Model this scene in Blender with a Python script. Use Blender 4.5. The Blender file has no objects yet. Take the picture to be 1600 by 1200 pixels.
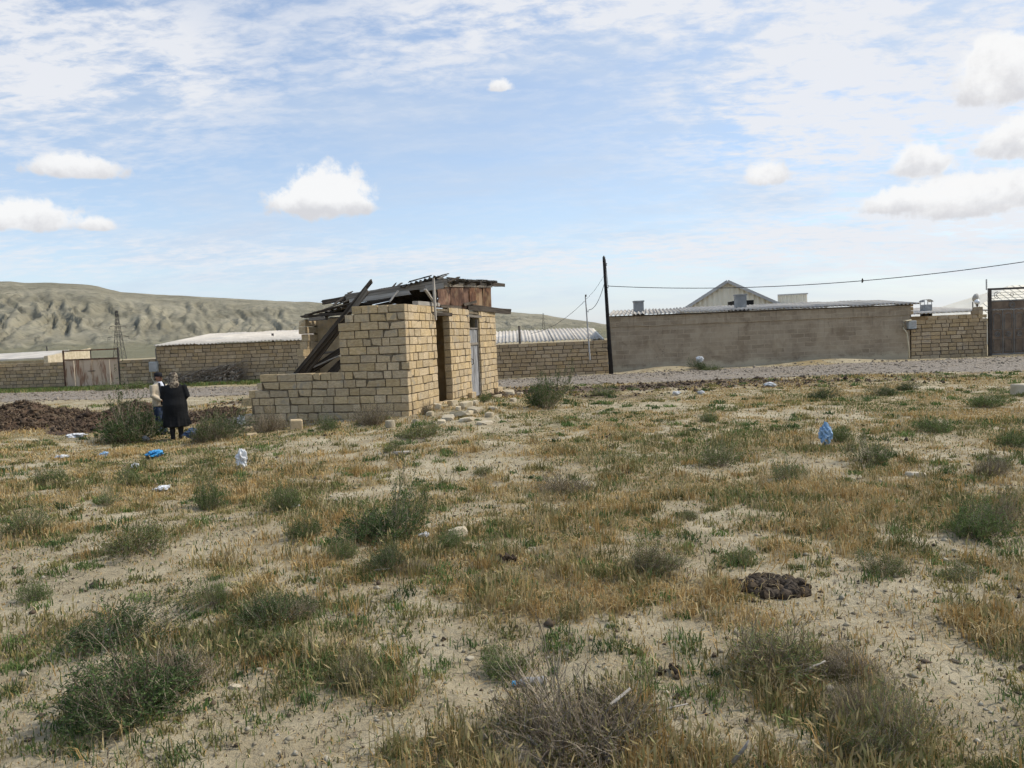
import bpy, bmesh, math, random
import numpy as np
from mathutils import Matrix, Vector

random.seed(7)
rng = np.random.default_rng(11)
scene = bpy.context.scene
COL = scene.collection

# ------------------------------------------------------------------ camera
F = 1209.0                        # focal length in pixels of the 1600 px wide photograph
ROLL = math.radians(2.4)
PITCH = math.atan(71 / 1209)
EYE = 1.65
cam_data = bpy.data.cameras.new('camera')
cam_data.sensor_width = 36.0
cam_data.lens = 36.0 * F / 1600.0
cam_data.clip_start = 0.05
cam_data.clip_end = 9000
cam = bpy.data.objects.new('camera', cam_data)
COL.objects.link(cam)
cam.matrix_world = (Matrix.Translation((0, 0, EYE)) @ Matrix.Rotation(math.pi / 2 - PITCH, 4, 'X')
                    @ Matrix.Rotation(-ROLL, 4, 'Z'))
scene.camera = cam
scene.cycles.max_bounces = 5
scene.cycles.diffuse_bounces = 2
scene.cycles.use_adaptive_sampling = True
scene.cycles.adaptive_threshold = 0.03
scene.cycles.adaptive_min_samples = 16
scene.cycles.transmission_bounces = 3

# ------------------------------------------------------------------ light and exposure
SUN_EL = math.radians(46)
SUN_AZ = math.radians(79)          # clockwise from +Y (the view direction) towards +X
scene.view_settings.view_transform = 'Standard'
scene.view_settings.look = 'None'
scene.view_settings.gamma = 1.0
scene.view_settings.use_curve_mapping = False
scene.view_settings.exposure = 0.5
sun_data = bpy.data.lights.new('sun', 'SUN')
sun_data.energy = 2.5
sun_data.angle = math.radians(3.0)
sun_data.color = (1.0, 0.93, 0.80)
sun = bpy.data.objects.new('sun', sun_data)
COL.objects.link(sun)
sdir = Vector((math.sin(SUN_AZ) * math.cos(SUN_EL), math.cos(SUN_AZ) * math.cos(SUN_EL), math.sin(SUN_EL)))
sun.rotation_euler = sdir.to_track_quat('Z', 'Y').to_euler()
sun.location = sdir * 60


class NT:
    """small helper for building node trees"""
    def __init__(self, tree):
        self.t = tree

    def n(self, typ, **kw):
        nd = self.t.nodes.new(typ)
        for k, v in kw.items():
            if k.startswith('i_'):
                nd.inputs[k[2:].replace('_', ' ')].default_value = v
            else:
                setattr(nd, k, v)
        return nd

    def l(self, a, b):
        self.t.links.new(a, b)

    def val(self, x, sock):
        if isinstance(x, (int, float)):
            sock.default_value = x
        elif isinstance(x, (tuple, list)):
            sock.default_value = x
        else:
            self.l(x, sock)

    def math(self, op, a, b=None, c=None, clamp=False):
        nd = self.n('ShaderNodeMath', operation=op, use_clamp=clamp)
        self.val(a, nd.inputs[0])
        if b is not None:
            self.val(b, nd.inputs[1])
        if c is not None:
            self.val(c, nd.inputs[2])
        return nd.outputs[0]

    def vmath(self, op, a, b=None):
        nd = self.n('ShaderNodeVectorMath', operation=op)
        self.val(a, nd.inputs[0])
        if b is not None:
            self.val(b, nd.inputs[1])
        return nd.outputs['Value'] if op in ('LENGTH', 'DOT_PRODUCT', 'DISTANCE') else nd.outputs[0]

    def noise(self, vec=None, scale=5.0, detail=3.0, rough=0.55, dist=0.0, out='Fac'):
        nd = self.n('ShaderNodeTexNoise')
        nd.inputs['Scale'].default_value = scale
        nd.inputs['Detail'].default_value = detail
        nd.inputs['Roughness'].default_value = rough
        nd.inputs['Distortion'].default_value = dist
        if vec is not None:
            self.l(vec, nd.inputs['Vector'])
        return nd.outputs[out]

    def ramp(self, fac, lo, hi, smooth=True):
        nd = self.n('ShaderNodeMapRange')
        nd.interpolation_type = 'SMOOTHSTEP' if smooth else 'LINEAR'
        self.val(fac, nd.inputs['Value'])
        nd.inputs['From Min'].default_value = lo
        nd.inputs['From Max'].default_value = hi
        return nd.outputs[0]

    def mix(self, fac, a, b, blend='MIX'):
        nd = self.n('ShaderNodeMix', data_type='RGBA', blend_type=blend)
        self.val(fac, nd.inputs[0])
        for x, s in ((a, nd.inputs[6]), (b, nd.inputs[7])):
            if isinstance(x, (tuple, list)):
                s.default_value = (*x[:3], 1)
            else:
                self.l(x, s)
        return nd.outputs[2]


def build_world():
    w = bpy.data.worlds.new('World')
    scene.world = w
    w.use_nodes = True
    t = w.node_tree
    t.nodes.clear()
    N = NT(t)
    out = N.n('ShaderNodeOutputWorld')
    bg = N.n('ShaderNodeBackground')
    bg.inputs['Strength'].default_value = 0.125
    N.l(bg.outputs[0], out.inputs[0])
    sky = N.n('ShaderNodeTexSky', sky_type='NISHITA', sun_disc=False)
    sky.sun_elevation = SUN_EL
    sky.sun_rotation = SUN_AZ
    sky.air_density = 1.0
    sky.dust_density = 0.6
    sky.ozone_density = 2.0
    co = N.n('ShaderNodeTexCoord')
    d = co.outputs['Generated']
    sep = N.n('ShaderNodeSeparateXYZ')
    N.l(d, sep.inputs[0])
    x, y, z = sep.outputs
    # a flat cloud layer seen in perspective
    zz = N.math('ADD', N.math('MAXIMUM', z, 0.0), 0.16)
    comb = N.n('ShaderNodeCombineXYZ')
    N.l(N.math('DIVIDE', x, zz), comb.inputs[0])
    N.l(N.math('DIVIDE', y, zz), comb.inputs[1])
    p = comb.outputs[0]
    mp = N.n('ShaderNodeMapping')
    mp.inputs['Rotation'].default_value = (0, 0, math.radians(24))
    mp.inputs['Scale'].default_value = (0.75, 1.25, 1)
    mp.inputs['Location'].default_value = (3.1, 1.7, 0)
    N.l(p, mp.inputs[0])
    pv = mp.outputs[0]
    veil = N.ramp(N.noise(pv, 1.15, 8, 0.60, 0.35), 0.38, 0.74)
    rip = N.math('ADD', N.math('MULTIPLY', N.noise(pv, 3.6, 8, 0.62, 0.25), 0.55), N.math('MULTIPLY', N.noise(pv, 15.0, 6, 0.62, 0.3), 0.45))
    # broad banks of thin cloud: direction and half sizes in radians
    az = N.math('ARCTAN2', x, y)
    el = N.math('ARCSINE', z)
    ae = N.n('ShaderNodeCombineXYZ')
    N.l(az, ae.inputs[0])
    N.l(el, ae.inputs[1])

    def local(a0, e0, rx, ry):
        nd = N.n('ShaderNodeVectorMath', operation='MULTIPLY_ADD')
        N.l(ae.outputs[0], nd.inputs[0])
        nd.inputs[1].default_value = (1 / rx, 1 / ry, 0)
        nd.inputs[2].default_value = (-a0 / rx, -e0 / ry, 0)
        return nd.outputs[0]
    bank = None
    for (a0, e0, rx, ry, st) in BANKS:
        v = local(a0, e0, rx, ry)
        g = N.math('POWER', math.exp(-1), N.vmath('DOT_PRODUCT', v, v))
        bank = N.math('MULTIPLY', g, st) if bank is None else N.math('MULTIPLY_ADD', g, st, bank)
    ripl = N.ramp(N.math('ADD', rip, N.math('MULTIPLY', bank, 0.05)), 0.44, 0.66)
    edge = N.ramp(z, -0.02, 0.09)
    veilf = N.math('MULTIPLY', N.math('MULTIPLY_ADD', veil, 0.66, 0.20), edge)
    layer = N.math('MULTIPLY', N.math('MULTIPLY', ripl, N.math('ADD', N.math('MULTIPLY', bank, 0.85, clamp=True), 0.12)), edge)
    layer = N.math('MINIMUM', layer, 0.93)
    # scale of the sky radiance used for clouds
    skyc = N.mix(1.0, sky.outputs[0], (1.06, 1.03, 1.02), 'MULTIPLY')
    haze = N.math('POWER', N.math('SUBTRACT', 1.0, N.math('MAXIMUM', z, 0.0), clamp=True), 9.0)
    c0 = N.mix(N.math('MULTIPLY', haze, 0.75), skyc, (3.5, 3.92, 4.7))
    c0 = N.mix(veilf, c0, (3.4, 3.95, 4.75))
    c1 = N.mix(layer, c0, (4.75, 4.85, 5.1))
    # fair-weather cumulus: direction (azimuth, elevation) and half sizes in radians
    wob1 = N.math('SUBTRACT', N.noise(ae.outputs[0], 16, 5, 0.6), 0.5)
    wob2 = N.math('SUBTRACT', N.noise(ae.outputs[0], 42, 6, 0.6), 0.5)
    puffs = PUFFS
    dmin = None
    hgt = None
    for (a0, e0, rx, ry, st) in puffs:
        v = local(a0, e0, rx, ry)
        m = N.vmath('MAXIMUM', v, N.vmath('MULTIPLY', v, (-1.0, -1 / 0.42, 0.0)))
        dd = N.math('ADD', N.vmath('LENGTH', m), 1.0 - st)
        dmin = dd if dmin is None else N.math('SMOOTH_MIN', dmin, dd, 0.25)
        vy = N.vmath('DOT_PRODUCT', v, (0.0, 1.0, 0.0))
        w = N.ramp(dd, 1.4, 0.6)
        hgt = N.math('MULTIPLY', vy, w) if hgt is None else N.math('MULTIPLY_ADD', vy, w, hgt)
    dn = N.math('ADD', N.math('ADD', dmin, N.math('MULTIPLY', wob1, 1.1)), N.math('MULTIPLY', wob2, 1.0))
    cm = N.math('MULTIPLY', N.ramp(dn, 1.03, 0.68), 0.95)
    hs = N.math('ADD', N.math('ADD', hgt, N.math('MULTIPLY', wob2, 1.5)), N.math('MULTIPLY', wob1, 1.0))
    cc = N.mix(N.ramp(hs, -0.5, 0.5), (3.9, 3.9, 4.05), (5.4, 5.4, 5.4))
    c2 = N.mix(cm, c1, cc)
    N.l(c2, bg.inputs['Color'])


def _lev(u, v):
    x = u - 800
    y = 600 - v
    return x * math.cos(ROLL) + y * math.sin(ROLL), -x * math.sin(ROLL) + y * math.cos(ROLL)


def ray(u, v):
    x, y = _lev(u, v)
    return np.array([x, F * math.cos(PITCH) + y * math.sin(PITCH), -F * math.sin(PITCH) + y * math.cos(PITCH)]) / F


def azel(u, v):
    d = ray(u, v)
    return math.atan2(d[0], d[1]), math.asin(d[2] / np.linalg.norm(d))


PUFFS = []
for (u, v, ru, rv, st) in [(505, 318, 88, 62, 1.0), (465, 322, 50, 34, 0.95), (548, 325, 48, 30, 0.95), (118, 268, 72, 28, 0.9),
                           (38, 348, 80, 36, 0.95), (150, 355, 40, 20, 0.75), (1570, 130, 75, 75, 0.95),
                           (1600, 225, 75, 45, 0.95), (1440, 260, 60, 40, 0.85), (1195, 280, 45, 34, 0.8),
                           (1530, 318, 110, 50, 0.95), (1400, 320, 66, 32, 0.9), (783, 138, 30, 20, 0.75)]:
    a, e = azel(u, v)
    PUFFS.append((a, e, ru / F, rv / F, st))
for (a, e, rx, ry, st) in [(-0.95, 0.2, 0.09, 0.05, 1), (-1.5, 0.16, 0.1, 0.05, 1), (1.05, 0.22, 0.11, 0.06, 1), (1.7, 0.15, 0.09, 0.045, 1),
                           (2.7, 0.2, 0.1, 0.05, 1), (-2.4, 0.18, 0.1, 0.05, 1)]:
    PUFFS.append((a, e, rx, ry, st))
BANKS = []
for (u, v, ru, rv, st) in [(60, 60, 230, 110, 1.1), (860, 20, 330, 60, 1.0), (1230, 150, 190, 120, 1.2), (1450, 90, 220, 130, 1.2), (640, 110, 160, 50, 0.5), (1000, 400, 520, 38, 1.0),
                           (300, 130, 160, 60, 0.4), (1480, 380, 260, 60, 1.0), (250, 400, 350, 30, 0.7), (-300, 150, 300, 150, 0.8), (1900, 200, 300, 150, 0.8), (400, -300, 500, 200, 0.7), (1300, -350, 500, 200, 0.7)]:
    a, e = azel(u, v)
    BANKS.append((a, e, ru / F, rv / F, st))
for k in range(5):
    BANKS.append((1.2 + 0.85 * k, 0.25 + 0.35 * ((k * 7) % 5) / 5, 0.4, 0.15, 0.8))
build_world()


# ------------------------------------------------------------------ numpy noise
def _hash(ix, iy, s):
    n = (ix.astype(np.int64) * 374761393 + iy.astype(np.int64) * 668265263 + s * 974634777) & 0xFFFFFFFF
    n = ((n ^ (n >> 13)) * 1274126177) & 0xFFFFFFFF
    n = n ^ (n >> 16)
    return (n & 0xFFFFFF) / float(0xFFFFFF)


def vnoise(x, y, s=0):
    x = np.asarray(x, float)
    y = np.asarray(y, float)
    ix = np.floor(x)
    iy = np.floor(y)
    fx = x - ix
    fy = y - iy
    fx = fx * fx * (3 - 2 * fx)
    fy = fy * fy * (3 - 2 * fy)
    a = _hash(ix, iy, s)
    b = _hash(ix + 1, iy, s)
    c = _hash(ix, iy + 1, s)
    d = _hash(ix + 1, iy + 1, s)
    return (a * (1 - fx) + b * fx) * (1 - fy) + (c * (1 - fx) + d * fx) * fy


def fbm(x, y, oct=4, s=0, gain=0.5):
    t = 0
    a = 1
    n = 0
    for i in range(oct):
        t = t + a * vnoise(x * 2 ** i + 17.3 * i, y * 2 ** i - 9.1 * i, s + i)
        n += a
        a *= gain
    return t / n


def sstep(x, lo, hi):
    t = np.clip((x - lo) / (hi - lo), 0, 1)
    return t * t * (3 - 2 * t)


def gbump(x, y, cx, cy, rx, ry):
    return np.exp(-((x - cx) / rx) ** 2 - ((y - cy) / ry) ** 2)


# ------------------------------------------------------------------ terrain height
def H(x, y):
    x = np.asarray(x, float)
    y = np.asarray(y, float)
    near = 1 - sstep(y, 22, 28)
    h = (fbm(x * 0.35, y * 0.35, 3, 5) - 0.5) * 0.16 * near
    h = h + (fbm(x * 2.2, y * 2.2, 3, 9) - 0.5) * 0.07 * near
    h = h + (fbm(x * 9.0, y * 9.0, 3, 21) - 0.5) * 0.028 * (1 - sstep(y, 9, 20))
    h = h - 0.30 * gbump(x, y, -8.2, 17.0, 2.6, 3.6)
    h = h + 0.10 * gbump(x, y, -0.9, 19.0, 1.4, 3.2)
    h = h + 0.20 * gbump(x, y, 6.6, 32.8, 1.5, 0.6) + 0.20 * gbump(x, y, 13.8, 33.5, 2.2, 0.7)
    h = h + 0.10 * gbump(x, y, -7, 32, 9, 2) * 0
    return h


def h1(x, y):
    return float(H(np.array([x]), np.array([y]))[0])


def G(u, v):
    """ground point seen at pixel (u, v) of the photograph, on the real terrain"""
    d = ray(u, v)
    z = 0.0
    for _ in range(12):
        t = (z - EYE) / d[2]
        x, y = d[0] * t, d[1] * t
        z = 0.5 * z + 0.5 * h1(x, y)
    return Vector((x, y, h1(x, y)))


def D(u, v, Y):
    d = ray(u, v)
    t = Y / d[1]
    return Vector((d[0] * t, Y, EYE + d[2] * t))


def srgb(r, g, b):
    f = lambda c: ((c / 255 + 0.055) / 1.055) ** 2.4 if c > 10 else c / 255 / 12.92
    return (f(r), f(g), f(b))


# ------------------------------------------------------------------ materials
def new_mat(name):
    m = bpy.data.materials.new(name)
    m.use_nodes = True
    t = m.node_tree
    b = t.nodes['Principled BSDF']
    b.inputs['Roughness'].default_value = 0.9
    b.inputs['Specular IOR Level'].default_value = 0.2
    return m, NT(t), b


def surf(name, c1, c2, scale=4.0, rough=0.9, bump=0.3, bscale=None, detail=6, c3=None, coords='Object', rnd=0.0, spec=0.2, dist=0.3,
         stretch=None, metal=0.0, bdist=0.01, lo=0.35, hi=0.68):
    m, N, b = new_mat(name)
    co = N.n('ShaderNodeTexCoord')
    if coords == 'World':
        vec = N.n('ShaderNodeNewGeometry').outputs['Position']
    else:
        vec = co.outputs[coords]
    if stretch:
        mp = N.n('ShaderNodeMapping')
        mp.inputs['Scale'].default_value = stretch
        N.l(vec, mp.inputs[0])
        vec = mp.outputs[0]
    oi = N.n('ShaderNodeObjectInfo')
    if coords == 'Object':
        off = N.vmath('ADD', vec, N.vmath('MULTIPLY', oi.outputs['Location'], (3.1, 2.7, 1.9)))
    else:
        off = vec
    f = N.ramp(N.noise(off, scale, detail, 0.6, dist), lo, hi)
    c = N.mix(f, c1, c2)
    if c3 is not None:
        f3 = N.ramp(N.noise(off, scale * 0.37, 4, 0.6, 0.6), 0.52, 0.72)
        c = N.mix(f3, c, c3)
    if rnd:
        hs = N.n('ShaderNodeHueSaturation')
        N.l(c, hs.inputs['Color'])
        r = oi.outputs['Random']
        N.l(N.math('MULTIPLY_ADD', r, rnd * 2, 1 - rnd), hs.inputs['Value'])
        r2 = N.math('FRACT', N.math('MULTIPLY', r, 7.31))
        N.l(N.math('MULTIPLY_ADD', r2, rnd * 1.2, 1 - rnd * 0.7), hs.inputs['Saturation'])
        c = hs.outputs[0]
    N.l(c, b.inputs['Base Color'])
    b.inputs['Roughness'].default_value = rough
    b.inputs['Specular IOR Level'].default_value = spec
    b.inputs['Metallic'].default_value = metal
    if bump:
        bp = N.n('ShaderNodeBump')
        bp.inputs['Strength'].default_value = bump
        bp.inputs['Distance'].default_value = bdist
        N.l(N.noise(off, bscale or scale * 3, 5, 0.65), bp.inputs['Height'])
        N.l(bp.outputs[0], b.inputs['Normal'])
    return m


M = {}
M['hut_stone'] = surf('hut_stone', (0.44, 0.328, 0.185), (0.585, 0.455, 0.275), 5, bump=0.6, bscale=30, rnd=0.15, c3=(0.46, 0.36, 0.235))


def smear(m, col, lo, hi, scale):
    """old mortar smeared over the joints and faces of the blocks, continuous across the wall"""
    N = NT(m.node_tree)
    b = m.node_tree.nodes['Principled BSDF']
    src = b.inputs['Base Color'].links[0].from_socket
    pos = N.n('ShaderNodeNewGeometry').outputs['Position']
    f = N.math('MULTIPLY', N.ramp(N.noise(pos, scale, 6, 0.65, 0.6), lo, hi), 0.8)
    N.l(N.mix(f, src, col), b.inputs['Base Color'])


smear(M['hut_stone'], (0.37, 0.315, 0.235), 0.56, 0.66, 2.4)
M['hut_mortar'] = surf('hut_mortar', (0.12, 0.095, 0.062), (0.25, 0.20, 0.135), 6, coords='World', bump=0.6, bscale=40)
M['wall_stone'] = surf('wall_stone', (0.36, 0.262, 0.148), (0.48, 0.362, 0.215), 4, bump=0.4, bscale=25, rnd=0.17, c3=(0.31, 0.245, 0.17))
M['wall_mortar'] = surf('wall_mortar', (0.09, 0.072, 0.05), (0.15, 0.12, 0.085), 5, coords='World', bump=0.5, bscale=30)
M['rubble'] = surf('rubble', (0.40, 0.335, 0.225), (0.54, 0.465, 0.335), 4, bump=0.5, bscale=25, rnd=0.12)
M['wood_dark'] = surf('wood_dark', (0.045, 0.036, 0.028), (0.12, 0.098, 0.075), 5, bump=0.5, bscale=20, stretch=(0.25, 6, 6), rnd=0.2)
M['wood_grey'] = surf('wood_grey', (0.14, 0.12, 0.095), (0.27, 0.235, 0.19), 5, bump=0.5, bscale=20, stretch=(0.25, 6, 6), rnd=0.15)
M['wood_pale'] = surf('wood_pale', (0.30, 0.27, 0.23), (0.45, 0.42, 0.37), 5, bump=0.4, bscale=20, stretch=(0.25, 6, 6), rnd=0.1)
M['door_wood'] = surf('door_wood', (0.16, 0.155, 0.15), (0.42, 0.42, 0.42), 3.5, bump=0.4, bscale=14, stretch=(5, 5, 0.6), c3=(0.11, 0.10, 0.09))
M['rust'] = surf('rust', (0.075, 0.036, 0.022), (0.20, 0.105, 0.06), 3.2, rough=0.85, bump=0.4, bscale=14, c3=(0.30, 0.21, 0.12), rnd=0.2)
M['asbestos'] = surf('asbestos', (0.05, 0.048, 0.044), (0.14, 0.135, 0.125), 3, bump=0.3, bscale=20, rnd=0.2)
M['roof_white'] = surf('roof_white', (0.50, 0.455, 0.39), (0.62, 0.57, 0.49), 1.3, coords='World', bump=0.15, bscale=20, c3=(0.42, 0.40, 0.37))
M['roof_grey'] = surf('roof_grey', (0.36, 0.335, 0.295), (0.50, 0.465, 0.41), 1.2, coords='World', bump=0.15, bscale=20, c3=(0.27, 0.26, 0.25))
M['metal_cream'] = surf('metal_cream', (0.74, 0.68, 0.54), (0.80, 0.745, 0.61), 0.9, coords='World', rough=0.55, bump=0.0, spec=0.4)
M['metal_trim'] = surf('metal_trim', (0.40, 0.39, 0.365), (0.50, 0.485, 0.455), 1, coords='World', rough=0.5, bump=0)
M['concrete'] = surf('concrete', (0.24, 0.245, 0.24), (0.36, 0.36, 0.35), 2.5, coords='World', bump=0.3, bscale=20)
M['opening_shade'] = surf('opening_shade', (0.02, 0.018, 0.016), (0.04, 0.036, 0.03), 3, bump=0)  # near-black colour that paints the shade inside openings
M['iron'] = surf('iron', (0.035, 0.028, 0.022), (0.075, 0.058, 0.044), 5, rough=0.6, bump=0.2, spec=0.4)
M['iron_panel'] = surf('iron_panel', (0.12, 0.082, 0.052), (0.20, 0.14, 0.09), 4, rough=0.6, bump=0.2, spec=0.4)
M['iron_edge'] = surf('iron_edge', (0.15, 0.14, 0.125), (0.22, 0.205, 0.18), 4, rough=0.55, bump=0.1, spec=0.4)
M['peeling'] = surf('peeling', (0.58, 0.44, 0.31), (0.31, 0.17, 0.10), 2.6, rough=0.8, bump=0.3, stretch=(2.2, 1, 0.45), detail=9, lo=0.48, hi=0.66, rnd=0.08)
M['pole_black'] = surf('pole_black', (0.012, 0.011, 0.011), (0.03, 0.027, 0.025), 4, bump=0.3)
M['pole_white'] = surf('pole_white', (0.34, 0.33, 0.31), (0.46, 0.45, 0.43), 4, bump=0.1, rough=0.6)
M['wire'] = surf('wire', (0.05, 0.05, 0.055), (0.08, 0.08, 0.085), 4, bump=0)
M['steel_far'] = surf('steel_far', (0.055, 0.05, 0.05), (0.085, 0.08, 0.078), 4, bump=0)
M['plastic_white'] = surf('plastic_white', (0.62, 0.62, 0.62), (0.75, 0.75, 0.74), 6, rough=0.5, bump=0.2, spec=0.4)
M['plastic_blue'] = surf('plastic_blue', (0.03, 0.24, 0.50), (0.06, 0.33, 0.60), 8, rough=0.4, bump=0.2, spec=0.5)
M['plastic_lightblue'] = surf('plastic_lightblue', (0.17, 0.31, 0.48), (0.28, 0.42, 0.58), 8, rough=0.4, bump=0.2, spec=0.5)
M['plastic_navy'] = surf('plastic_navy', (0.012, 0.03, 0.075), (0.03, 0.07, 0.15), 8, rough=0.4, bump=0.2, spec=0.5)
M['bottle'] = surf('bottle', (0.20, 0.19, 0.17), (0.30, 0.285, 0.26), 9, rough=0.15, bump=0.1, spec=0.6)
M['yellow_pipe'] = surf('yellow_pipe', (0.46, 0.40, 0.27), (0.56, 0.50, 0.36), 5, rough=0.5, bump=0)
M['meter_box'] = surf('meter_box', (0.36, 0.37, 0.35), (0.46, 0.47, 0.45), 5, rough=0.5, bump=0)
M['dung'] = surf('dung', (0.034, 0.024, 0.016), (0.10, 0.074, 0.048), 9, bump=0.8, bscale=40, rnd=0.2)
M['glass_lamp'] = surf('glass_lamp', (0.75, 0.75, 0.72), (0.82, 0.82, 0.80), 3, rough=0.3, bump=0, spec=0.5)
M['skin'] = surf('skin', (0.26, 0.135, 0.085), (0.34, 0.18, 0.12), 12, rough=0.6, bump=0.05)
M['jacket'] = surf('jacket', (0.46, 0.385, 0.28), (0.58, 0.495, 0.37), 5, bump=0.4, bscale=9, bdist=0.02)
M['lining'] = surf('lining', (0.02, 0.02, 0.024), (0.035, 0.035, 0.04), 5, bump=0.2)
M['shirt'] = surf('shirt', (0.60, 0.63, 0.70), (0.70, 0.73, 0.80), 6, bump=0.3, bscale=12)
M['jeans'] = surf('jeans', (0.022, 0.034, 0.062), (0.05, 0.07, 0.115), 7, bump=0.4, bscale=12, bdist=0.02)
M['coat'] = surf('coat', (0.004, 0.0043, 0.005), (0.010, 0.0105, 0.012), 4, bump=0.5, bscale=7, bdist=0.03, rough=0.75)
M['cap'] = surf('cap', (0.014, 0.014, 0.016), (0.025, 0.025, 0.028), 5, bump=0.2)
M['scarf'] = surf('scarf', (0.07, 0.055, 0.042), (0.27, 0.225, 0.165), 15, bump=0.3, detail=2, dist=1.2, lo=0.46, hi=0.54, bscale=8)
M['boot'] = surf('boot', (0.010, 0.010, 0.011), (0.02, 0.02, 0.022), 5, bump=0.1, rough=0.6)
M['hair'] = surf('hair', (0.03, 0.028, 0.026), (0.07, 0.065, 0.06), 20, bump=0.2)


def attr_mat(name, rough=0.85, trans=0.25):
    m, N, b = new_mat(name)
    a = N.n('ShaderNodeAttribute', attribute_name='tint')
    oi = N.n('ShaderNodeObjectInfo')
    hs = N.n('ShaderNodeHueSaturation')
    N.l(a.outputs['Color'], hs.inputs['Color'])
    N.l(N.math('MULTIPLY_ADD', oi.outputs['Random'], 0.35, 0.82), hs.inputs['Value'])
    N.l(hs.outputs[0], b.inputs['Base Color'])
    b.inputs['Roughness'].default_value = rough
    if trans:
        tr = N.n('ShaderNodeBsdfTranslucent')
        N.l(hs.outputs[0], tr.inputs['Color'])
        ms = N.n('ShaderNodeMixShader')
        ms.inputs[0].default_value = trans
        N.l(b.outputs[0], ms.inputs[1])
        N.l(tr.outputs[0], ms.inputs[2])
        N.l(ms.outputs[0], m.node_tree.nodes['Material Output'].inputs[0])
    return m


M['grass'] = attr_mat('grass')
M['leaf'] = attr_mat('leaf')
M['twig'] = attr_mat('twig', trans=0.0)


# ------------------------------------------------------------------ object helpers
def link(name, me, mat=None, parent=None, loc=(0, 0, 0), rot=(0, 0, 0), smooth=False):
    o = bpy.data.objects.new(name, me)
    COL.objects.link(o)
    o.location = loc
    o.rotation_euler = rot
    if parent is not None:
        o.parent = parent
    if mat is not None and me is not None and len(me.materials) == 0:
        me.materials.append(M[mat] if isinstance(mat, str) else mat)
    if smooth:
        me.polygons.foreach_set('use_smooth', np.ones(len(me.polygons), bool))
    return o


def tag(o, label, cat, group=None):
    o['label'] = label
    o['category'] = cat
    if group:
        o['group'] = group
    return o


def empty(name, loc=(0, 0, 0), rz=0.0):
    o = bpy.data.objects.new(name, None)
    o.empty_display_size = 0.2
    COL.objects.link(o)
    o.location = loc
    o.rotation_euler = (0, 0, rz)
    return o


def mesh_py(name, verts, faces):
    me = bpy.data.meshes.new(name)
    me.from_pydata([tuple(v) for v in verts], [], faces)
    me.update()
    return me


def mesh_np(name, V, T, tint=None):
    """triangle mesh from numpy arrays"""
    me = bpy.data.meshes.new(name)
    V = np.ascontiguousarray(V, np.float32)
    T = np.ascontiguousarray(T, np.int32)
    me.vertices.add(len(V))
    me.vertices.foreach_set('co', V.ravel())
    me.loops.add(T.size)
    me.loops.foreach_set('vertex_index', T.ravel())
    k = T.shape[1]
    me.polygons.add(len(T))
    me.polygons.foreach_set('loop_start', np.arange(0, T.size, k, dtype=np.int32))
    me.polygons.foreach_set('loop_total', np.full(len(T), k, np.int32))
    if tint is not None:
        a = me.attributes.new('tint', 'FLOAT_COLOR', 'POINT')
        c = np.ones((len(V), 4), np.float32)
        c[:, :3] = tint
        a.data.foreach_set('color', c.ravel())
    me.update()
    me.validate()
    return me


def bm_mesh(name, bm):
    me = bpy.data.meshes.new(name)
    bm.to_mesh(me)
    bm.free()
    return me


def add_box(bm, lo, hi, mi=0):
    x0, y0, z0 = lo
    x1, y1, z1 = hi
    vs = [bm.verts.new(p) for p in ((x0, y0, z0), (x1, y0, z0), (x1, y1, z0), (x0, y1, z0), (x0, y0, z1), (x1, y0, z1), (x1, y1, z1), (x0, y1, z1))]
    for f in ((0, 3, 2, 1), (4, 5, 6, 7), (0, 1, 5, 4), (1, 2, 6, 5), (2, 3, 7, 6), (3, 0, 4, 7)):
        bm.faces.new([vs[i] for i in f]).material_index = mi
    return vs


def box_mesh(name, lo, hi, bevel=0.0):
    bm = bmesh.new()
    add_box(bm, lo, hi)
    if bevel:
        bmesh.ops.bevel(bm, geom=bm.edges[:], offset=bevel, segments=1, affect='EDGES')
    return bm_mesh(name, bm)


def add_tube(bm, pts, radii, n=8, caps=True):
    rings = []
    pts = [Vector(p) for p in pts]
    for i, p in enumerate(pts):
        if i == 0:
            t = pts[1] - p
        elif i == len(pts) - 1:
            t = p - pts[i - 1]
        else:
            t = pts[i + 1] - pts[i - 1]
        t.normalize()
        a = Vector((0, 0, 1)) if abs(t.z) < 0.9 else Vector((1, 0, 0))
        e1 = t.cross(a).normalized()
        e2 = t.cross(e1)
        r = radii[i] if hasattr(radii, '__len__') else radii
        rings.append([bm.verts.new(p + (e1 * math.cos(k * 2 * math.pi / n) + e2 * math.sin(k * 2 * math.pi / n)) * r) for k in range(n)])
    for a, b in zip(rings, rings[1:]):
        for k in range(n):
            bm.faces.new((a[k], a[(k + 1) % n], b[(k + 1) % n], b[k]))
    if caps:
        bm.faces.new(rings[0][::-1])
        bm.faces.new(rings[-1])


def tube_mesh(name, pts, radii, n=8):
    bm = bmesh.new()
    add_tube(bm, pts, radii, n)
    bmesh.ops.recalc_face_normals(bm, faces=bm.faces)
    return bm_mesh(name, bm)


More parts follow.
